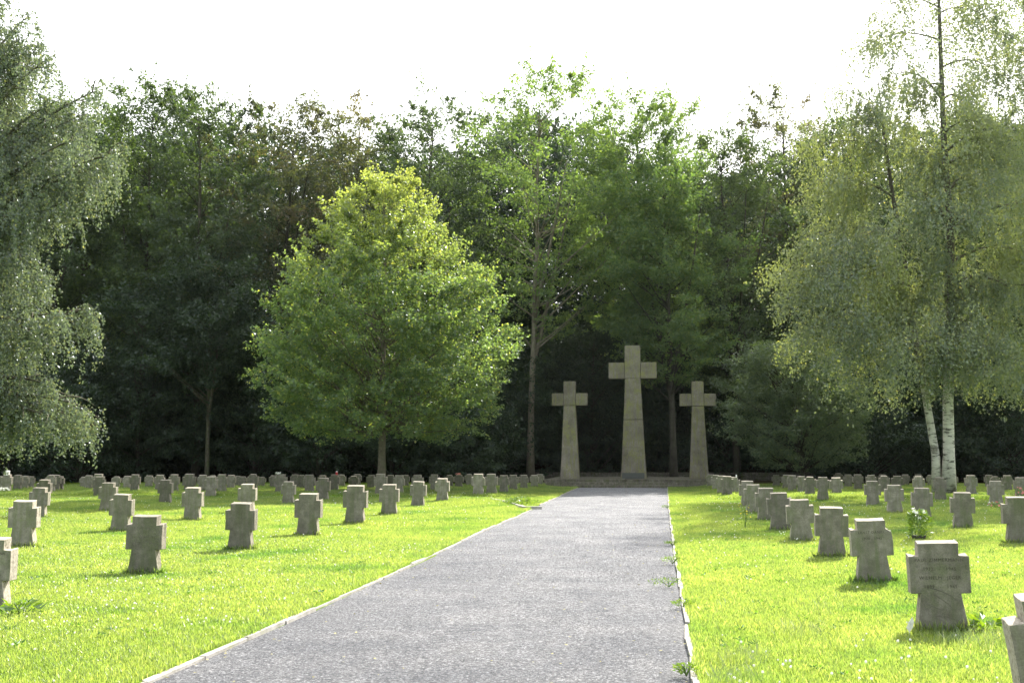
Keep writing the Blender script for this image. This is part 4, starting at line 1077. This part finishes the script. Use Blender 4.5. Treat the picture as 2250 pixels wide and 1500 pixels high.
# right birch with two white trunks
DR = 43.0
def rp(px, py, dd=0): return at_depth(px, py, DR + dd)
rb = on_ground(2084, 1000 + 1.6 * F / DR); rb[2] = float(lawn_z(rb[0], rb[1]))
t1 = [rb + np.array([0, 0, -.2]), rp(2085, 1000), rp(2083, 880), rp(2090, 700), rp(2088, 500), rp(2075, 330), rp(2068, 150), rp(2063, 0), rp(2060, -140)]
t2 = [rb + np.array([-.42, .1, -.2]), rp(2056, 1000, .1), rp(2034, 870, .2), rp(2010, 740, .3), rp(1985, 560, .3), rp(1960, 420, .2), rp(1940, 280), rp(1930, 180)]
t1[0][2] = 0; t2[0][2] = 0
lim = []
for (ti, a0, px, py, dz, ns, sl, arch) in [
    (0, .72, 2010, 240, -1.6, 120, 2.6, 1.0), (0, .7, 2130, 250, 1.2, 100, 2.4, 1.0), (0, .58, 2010, 330, -2, 130, 2.6, .8), (0, .62, 2240, 290, -1, 120, 2.6, 1.0), (1, .9, 1840, 200, .5, 70, 1.8, .6), (1, .88, 1900, 240, -.8, 90, 2.0, .6),
    (1, .7, 1800, 400, -1, 120, 2.2, .8), (1, .6, 1900, 520, -2, 130, 2.4, .7), (1, .5, 1700, 600, .4, 90, 1.2, .9), (1, .52, 1790, 620, 1.2, 110, 1.7, .8), (0, .42, 2230, 640, -2, 130, 2.4, .9), (0, .33, 2240, 800, -1, 120, 1.8, .8), (0, .3, 2060, 790, -1.6, 100, 1.6, .6), (1, .44, 1870, 700, -1.8, 120, 1.9, .7),
    # top, sparse
    (0, .86, 1930, 30, 0, 70, 1.8, 1.0), (0, .8, 1890, 110, 1, 70, 2.0, 1.0), (0, .92, 2160, -30, 0, 60, 1.8, .9), (0, .85, 2190, 60, -1, 80, 2.4, 1.0), (0, .75, 2215, 180, 1, 80, 2.2, 1.2), (0, .9, 1990, -60, 0, 60, 1.8, .8), (0, .95, 2080, -100, .5, 60, 1.6, .6),
    (0, .7, 1960, 170, -1, 70, 2.6, 1.2), (0, .65, 2180, 290, -1.5, 110, 2.6, 1.0), (0, .6, 2240, 380, 0, 120, 2.4, 1.2), (0, .55, 2140, 400, 1.5, 110, 2.4, 1.0),
    # second trunk, left dome
    (1, .85, 1860, 270, 0, 90, 1.8, .7), (1, .8, 1790, 330, 0, 110, 1.9, .9), (1, .75, 1760, 430, .5, 110, 1.7, .9), (1, .95, 1950, 170, 0, 70, 1.6, .5), (1, .8, 1900, 330, -1.3, 120, 2.2, .8), (1, .7, 1850, 420, -1.5, 130, 2.4, .8), (1, .85, 1990, 280, 1, 80, 2.0, .6),
    (1, .62, 1730, 540, 0, 130, 1.6, .9), (1, .6, 1800, 520, 1.5, 120, 2.0, .8), (1, .55, 1745, 650, -.5, 120, 1.6, .9), (1, .55, 1850, 580, -1.5, 130, 2.2, .8), (1, .5, 1760, 740, .3, 120, 1.4, .9), (1, .45, 1840, 760, -.8, 120, 1.5, .8), (1, .44, 1790, 780, 1, 80, .8, .9),
    (1, .5, 1940, 640, -1.6, 130, 2.4, .6), (1, .42, 1900, 790, .8, 100, 1.4, .7),
    # main trunk, middle and lower skirts
    (0, .5, 2010, 420, -1.5, 130, 2.5, .8), (0, .5, 2170, 480, -1.6, 140, 2.6, .9), (0, .45, 2260, 560, 0, 140, 2.6, 1.0), (0, .42, 2050, 560, -2, 150, 2.6, .7), (0, .4, 1990, 640, -1.2, 130, 2.4, .7), (0, .4, 2150, 640, -1.6, 150, 2.6, .8), (0, .36, 2230, 720, .6, 140, 2.2, .9),
    (0, .34, 2100, 700, -1.9, 140, 2.5, .6), (0, .33, 2180, 780, -1, 120, 2.0, .8), (0, .32, 2010, 760, -1.4, 110, 2.0, .7), (0, .3, 2140, 820, 1, 90, 1.4, .7), (0, .4, 2300, 640, -1, 120, 2.4, .9), (0, .5, 2330, 450, 0, 120, 2.6, .9), (0, .36, 2080, 640, 2, 120, 2.2, .6), (0, .55, 2050, 360, 2, 90, 2.2, .6),
    ]:
    lim.append((ti, a0, rp(px, py, dz), arch, ns, sl))
birch('silver_birch', 'tall silver birch with two white trunks on the right lawn', [(t1, [.32, .22, .20, .175, .15, .12, .09, .06, .02]), (t2, [.20, .155, .14, .125, .10, .08, .05, .02])], lim, .095, .030, 9, tuple(rb), .5, fill_pts(
    [(60, 1905, 2180), (0, 1920, 2260), (100, 1880, 2300), (200, 1850, 2330), (290, 1765, 2350), (350, 1750, 2380), (450, 1745, 2400), (600, 1700, 2400), (700, 1715, 2380), (780, 1735, 2350), (810, 1790, 2300), (840, 1900, 2240), (855, 1980, 2220)], 1150, 41, rp, 4.2, rb), .3)
# a second birch just outside the right picture edge
o = rp(2420, 1080, 4); o[2] = 0
t3 = [o + np.array([0, 0, -.1]), o + np.array([0, 0, 5]), o + np.array([-.2, 0, 10]), o + np.array([-.4, 0, 15]), o + np.array([-.5, 0, 19.5])]
lim = [(0, .85, rp(2200, 60, 4), 1.2, 90, 2.6), (0, .9, rp(2240, -20, 5), 1.0, 70, 2.4), (0, .75, rp(2250, 180, 4), 1.2, 90, 2.4), (0, .6, rp(2240, 400, 4), 1.2, 110, 2.4), (0, .5, rp(2230, 560, 4), 1.2, 110, 2.4), (0, .35, rp(2230, 800, 3), 1.0, 110, 1.8), (0, .7, rp(2500, 200, 4), 1.2, 90, 2.4), (0, .5, rp(2550, 500, 4), 1.2, 110, 2.4), (0, .4, rp(2300, 680, 5), 1.0, 100, 2.2)]
birch('silver_birch', 'second birch reaching in from beyond the right picture edge', [(t3, [.3, .24, .18, .1, .02])], lim, .082, .024, 10, tuple(o), 1.4)

# ------------------------------------------------------------------ small things on the graves
def plant(name, label, cat, loc, h, w, nl, lsize, flowers=None, nf=0, pot=False, seed=1, fsize=.03, sp=1.0):
    g = np.random.default_rng(seed)
    e = empty(name, loc); tag(e, label, cat)
    n = nl; u = g.random(n) ** .7; th = g.uniform(0, 6.28, n); r = w * np.sqrt(np.clip(1 - ((u - .45) / .62) ** 2, .03, 1)) * g.random(n) ** .5 * (1 + .25 * np.sin(3 * th + 4 * u))
    P = np.stack([r * np.cos(th), r * np.sin(th), h * u], -1)
    A = nvec(np.stack([np.cos(th), np.sin(th), g.uniform(-.2, 1, n)], -1)); B = nvec(np.cross(A, rand_dirs(n)))
    s = lsize * g.uniform(.6, 1.2, n)
    mesh_np('foliage', leaves_np(P, A, B, s, s * .45), quads(n), M_leafgreen, e)
    mb = MB()
    for k in range(7):
        a = g.uniform(0, 6.28); mb.tube([(0, 0, -.02), (w * .3 * math.cos(a), w * .3 * math.sin(a), h * .5), (w * .6 * math.cos(a), w * .6 * math.sin(a), h * .9)], [.005, .004, .002], 5)
    mb.build('stems', M_leafgreen, e)
    if nf:
        Vs = []
        for k in range(nf):
            a = g.uniform(0, 6.28); uu = g.uniform(.45, 1.05); c = np.array([w * g.uniform(.3, 1) * math.cos(a), w * g.uniform(.3, 1) * math.sin(a), h * uu])
            m = 6; ta = np.arange(m) * 2 * math.pi / m
            ax = nvec(np.array([math.cos(a) * .6, math.sin(a) * .6 - .3, .7])); s1 = nvec(np.cross(ax, [0.1, .2, 1])); s2 = np.cross(ax, s1)
            A = nvec(np.cos(ta)[:, None] * s1 + np.sin(ta)[:, None] * s2 + ax * .6); B = nvec(np.cross(A, ax))
            Vs.append(leaves_np(np.repeat(c[None], m, 0), A, B, np.full(m, fsize), np.full(m, fsize * .6)))
        V_ = np.vstack(Vs); mesh_np('blossoms', V_, quads(len(V_) // 4), flowers, e)
    if pot:
        mb = MB(); mb.tube([(0, 0, -.03), (0, 0, .03), (0, 0, .075)], [w * .5, w * .62, w * .68], 14); mb.build('pot', M_pot, e)
    return e
def gp(px, py):
    p = on_ground(px, py)
    for _ in range(3): p = on_ground(px, py, float(lawn_z(p[0], p[1])))
    return p
plant('flowering_bush', 'small yellow green bush with white flowers in the right lawn', 'bush', gp(2019, 1184), .54, .2, 620, .075, M_white, 14, True, 3, .05)
plant('grave_flowers', 'white flower bunch at the foot of a headstone by the left edge', 'flowers', gp(8, 1081), .16, .2, 60, .05, M_white, 26, False, 4, .06)
plant('grave_flowers', 'pink and white flowers beside the right edge headstone shoulder', 'flowers', gp(2190, 1117), .18, .22, 90, .06, M_pink, 8, False, 5, .05)
plant('grave_flowers', 'small white flower bunch before the far stone right of the birch', 'flowers', gp(2178, 1112), .12, .1, 40, .05, M_white, 6, False, 6, .05)
plant('grave_flowers', 'reddish flowers behind the headstone cut off by the right edge', 'flowers', gp(2246, 1100), .42, .2, 120, .06, M_pink, 12, False, 7, .05)
plant('yellow_weed', 'thin yellow-flowered weed standing in the lawn right of the path', 'weed', gp(1637, 1160), .5, .16, 50, .06, M_yellow, 9, False, 8, .03)
plant('weed_clump', 'dark green weed clump at the gap in the left kerb', 'weed', gp(1142, 1109), .22, .55, 420, .09, None, 0, False, 9)
for k, (px, py, h, w, lab) in enumerate([(1478, 1235, .16, .22, 'leafy weeds spilling over the right kerb halfway along the path'), (1470, 1285, .14, .32, 'creeping weeds spreading from the right kerb onto the gravel'), (1466, 1115, .14, .25, 'small weed on the far right kerb'),
                                    (1508, 1478, .12, .11, 'yellowish leafy weed on the right kerb in the near corner'), (1500, 1330, .1, .15, 'low weed growing along the near right kerb'), (1477, 1195, .1, .18, 'low weed tuft on the right kerb beyond the halfway weeds')]):
    plant('kerb_weed', lab, 'weed', gp(px, py), h * .55, w * .8, 190, .03, None, 0, False, 20 + k)
plant('broad_leaf_weed', 'broad yellow green weed right of the biggest right headstone', 'weed', gp(2165, 1385), .12, .12, 30, .12, None, 0, False, 31)
plant('broad_leaf_weed', 'broad leaf weed beside the headstone cut off by the left edge', 'weed', gp(48, 1352), .14, .14, 34, .12, None, 0, False, 32)

# pale single petal-like leaf standing in the grass
def pale_leaf():
    p = gp(1997, 1400); e = empty('pale_leaf', p); tag(e, 'single white upright leaf in the grass left of the biggest right headstone', 'leaf')
    V_ = [(0, 0, .0), (.004, 0, .05), (-.018, .004, .08), (.0, -.004, .13), (.035, .0, .175), (.05, .004, .13), (.035, .006, .08), (.01, 0, .05)]
    V_ = V_ + [(a, b_ + .003, c) for a, b_, c in V_]
    F_ = [tuple(range(8)), tuple(range(15, 7, -1))] + [(i_, (i_ + 1) % 8, 8 + (i_ + 1) % 8, 8 + i_) for i_ in range(8)]
    mesh_py('blade', V_, F_, M_white, e)
pale_leaf()

def lantern(px, base_px, ztop_px, D, body, label, h=.16, r=.04):
    p = at_depth(px, ztop_px, D)
    z = p[2] - h
    e = empty('grave_lantern', (p[0], p[1], z)); tag(e, label, 'lantern')
    mb = MB(); mb.tube([(0, 0, 0), (0, 0, h * .1), (0, 0, h * .72), (0, 0, h * .78)], [r * 1.05, r, r, r * .8], 12); mb.build('candle_body', body, e)
    mb = MB(); mb.tube([(0, 0, h * .78), (0, 0, h * .9), (0, 0, h)], [r * 1.1, r * .9, r * .3], 12); mb.build('cap', M_plastic, e)
    return e
def stone_at(xc):
    k = [i_ for i_, a in enumerate(FAR) if a[0] == xc][0]; return stones_xy[len(NEAR) + k]
def top_lantern(xc, dx, body, label, h, r):
    sx, sy, _ = stone_at(xc); a = [q for q in FAR if q[0] == xc][0]
    p = at_depth(xc + dx, a[1], depth_of((sx, sy)))
    e = lantern(0, 0, 0, 20, body, label, h, r); e.location = (p[0], sy, p[2] - .012)
top_lantern(735, 5, M_red, 'red grave lantern with white cap standing on a far headstone', .18, .045)
top_lantern(14, 2, M_plastic, 'white grave lantern on top of a headstone at the left edge', .2, .1)
top_lantern(1613, 5, M_plastic, 'thin pale grave candle on the last overlapping headstone right of the crosses', .13, .03)

def top_flowers(xc, dx, label, mat, seed):
    sx, sy, _ = stone_at(xc) if any(q[0] == xc for q in FAR) else [s_ for s_, a in zip(stones_xy, NEAR) if a[0] == xc][0]
    a = [q for q in list(FAR) + [n_[:3] for n_ in NEAR] if q[0] == xc][0]
    p = at_depth(xc + dx, a[1], depth_of((sx, sy))); plant('grave_flowers', label, 'flowers', (p[0], sy, p[2]), .09, .12, 30, .05, mat, 10, False, seed, .05)
top_flowers(1008, 0, 'pink flowers lying on top of a far headstone left of the crosses', M_pink, 41)
top_flowers(616, -6, 'pale flowers on top of a headstone left of the round tree', M_white, 42)

# ------------------------------------------------------------------ light
SUN_AZ = R(21); SUN_EL = R(40)
sd = bpy.data.lights.new('sun', 'SUN'); sd.energy = 5.0; sd.angle = R(.5); sd.color = (1, .95, .86)
so = bpy.data.objects.new('sun', sd); COL.objects.link(so)
to_sun = Vector((math.sin(SUN_AZ) * math.cos(SUN_EL), math.cos(SUN_AZ) * math.cos(SUN_EL), math.sin(SUN_EL)))
so.rotation_euler = to_sun.to_track_quat('Z', 'Y').to_euler()
w = bpy.data.worlds.new('World'); SC.world = w; w.use_nodes = True
nt = w.node_tree; nt.nodes.clear()
sky = nt.nodes.new('ShaderNodeTexSky'); sky.sky_type = 'NISHITA'; sky.sun_disc = False
sky.sun_elevation = SUN_EL; sky.sun_rotation = SUN_AZ; sky.dust_density = 3.0; sky.air_density = 1.0; sky.altitude = 200
tc = nt.nodes.new('ShaderNodeTexCoord')
nz = nt.nodes.new('ShaderNodeTexNoise'); nz.inputs['Scale'].default_value = 2.0; nz.inputs['Detail'].default_value = 5
nt.links.new(tc.outputs['Generated'], nz.inputs['Vector'])
cl = ramp(nt, nz.outputs[0], [(.25, (5.0, 5.6, 6.2)), (.7, (7.0, 7.4, 7.8))])
# thin cloud glows brighter towards the sun
vd = nt.nodes.new('ShaderNodeVectorMath'); vd.operation = 'DOT_PRODUCT'
nt.links.new(tc.outputs['Generated'], vd.inputs[0]); vd.inputs[1].default_value = tuple(to_sun)
mr = nt.nodes.new('ShaderNodeMapRange'); mr.interpolation_type = 'SMOOTHSTEP'
nt.links.new(vd.outputs['Value'], mr.inputs[0]); mr.inputs[1].default_value = 0.0; mr.inputs[2].default_value = 1.0; mr.inputs[3].default_value = 0; mr.inputs[4].default_value = 1
cl = mixc(nt, mr.outputs[0], cl, (13.0, 12.9, 12.4))
CLOUD = .8
mixed = mixc(nt, CLOUD, sky.outputs[0], cl)
bg = nt.nodes.new('ShaderNodeBackground'); bg.inputs['Strength'].default_value = .1
nt.links.new(mixed, bg.inputs[0])
wo = nt.nodes.new('ShaderNodeOutputWorld'); nt.links.new(bg.outputs[0], wo.inputs[0])

def lens_veil():  # thin scattering box added to stand in for lens glare
    m, nt = new_mat('lens_veil')
    v = N(nt, 'ShaderNodeVolumePrincipled'); v.inputs['Color'].default_value = (.93, .96, 1, 1); v.inputs['Density'].default_value = VEIL; v.inputs['Anisotropy'].default_value = .6
    o = N(nt, 'ShaderNodeOutputMaterial'); nt.links.new(v.outputs[0], o.inputs['Volume'])
    mb = MB(); mb.box((0, 310, 20.4), (640, 640, 21.6)); h = mb.build('lens_veil', m); tag(h, 'thin bright veil added in the air for lens glare', 'lens_veil', kind='stuff')
VEIL = .00006
lens_veil()
SC.view_settings.view_transform = 'Standard'; SC.view_settings.look = 'None'
SC.view_settings.gamma = 1.0
SC.view_settings.exposure = 1.38
SC.cycles.max_bounces = 6; SC.cycles.diffuse_bounces = 3; SC.cycles.glossy_bounces = 2; SC.cycles.transmission_bounces = 4
SC.cycles.use_denoising = True
SC.cycles.caustics_reflective = False; SC.cycles.caustics_refractive = False
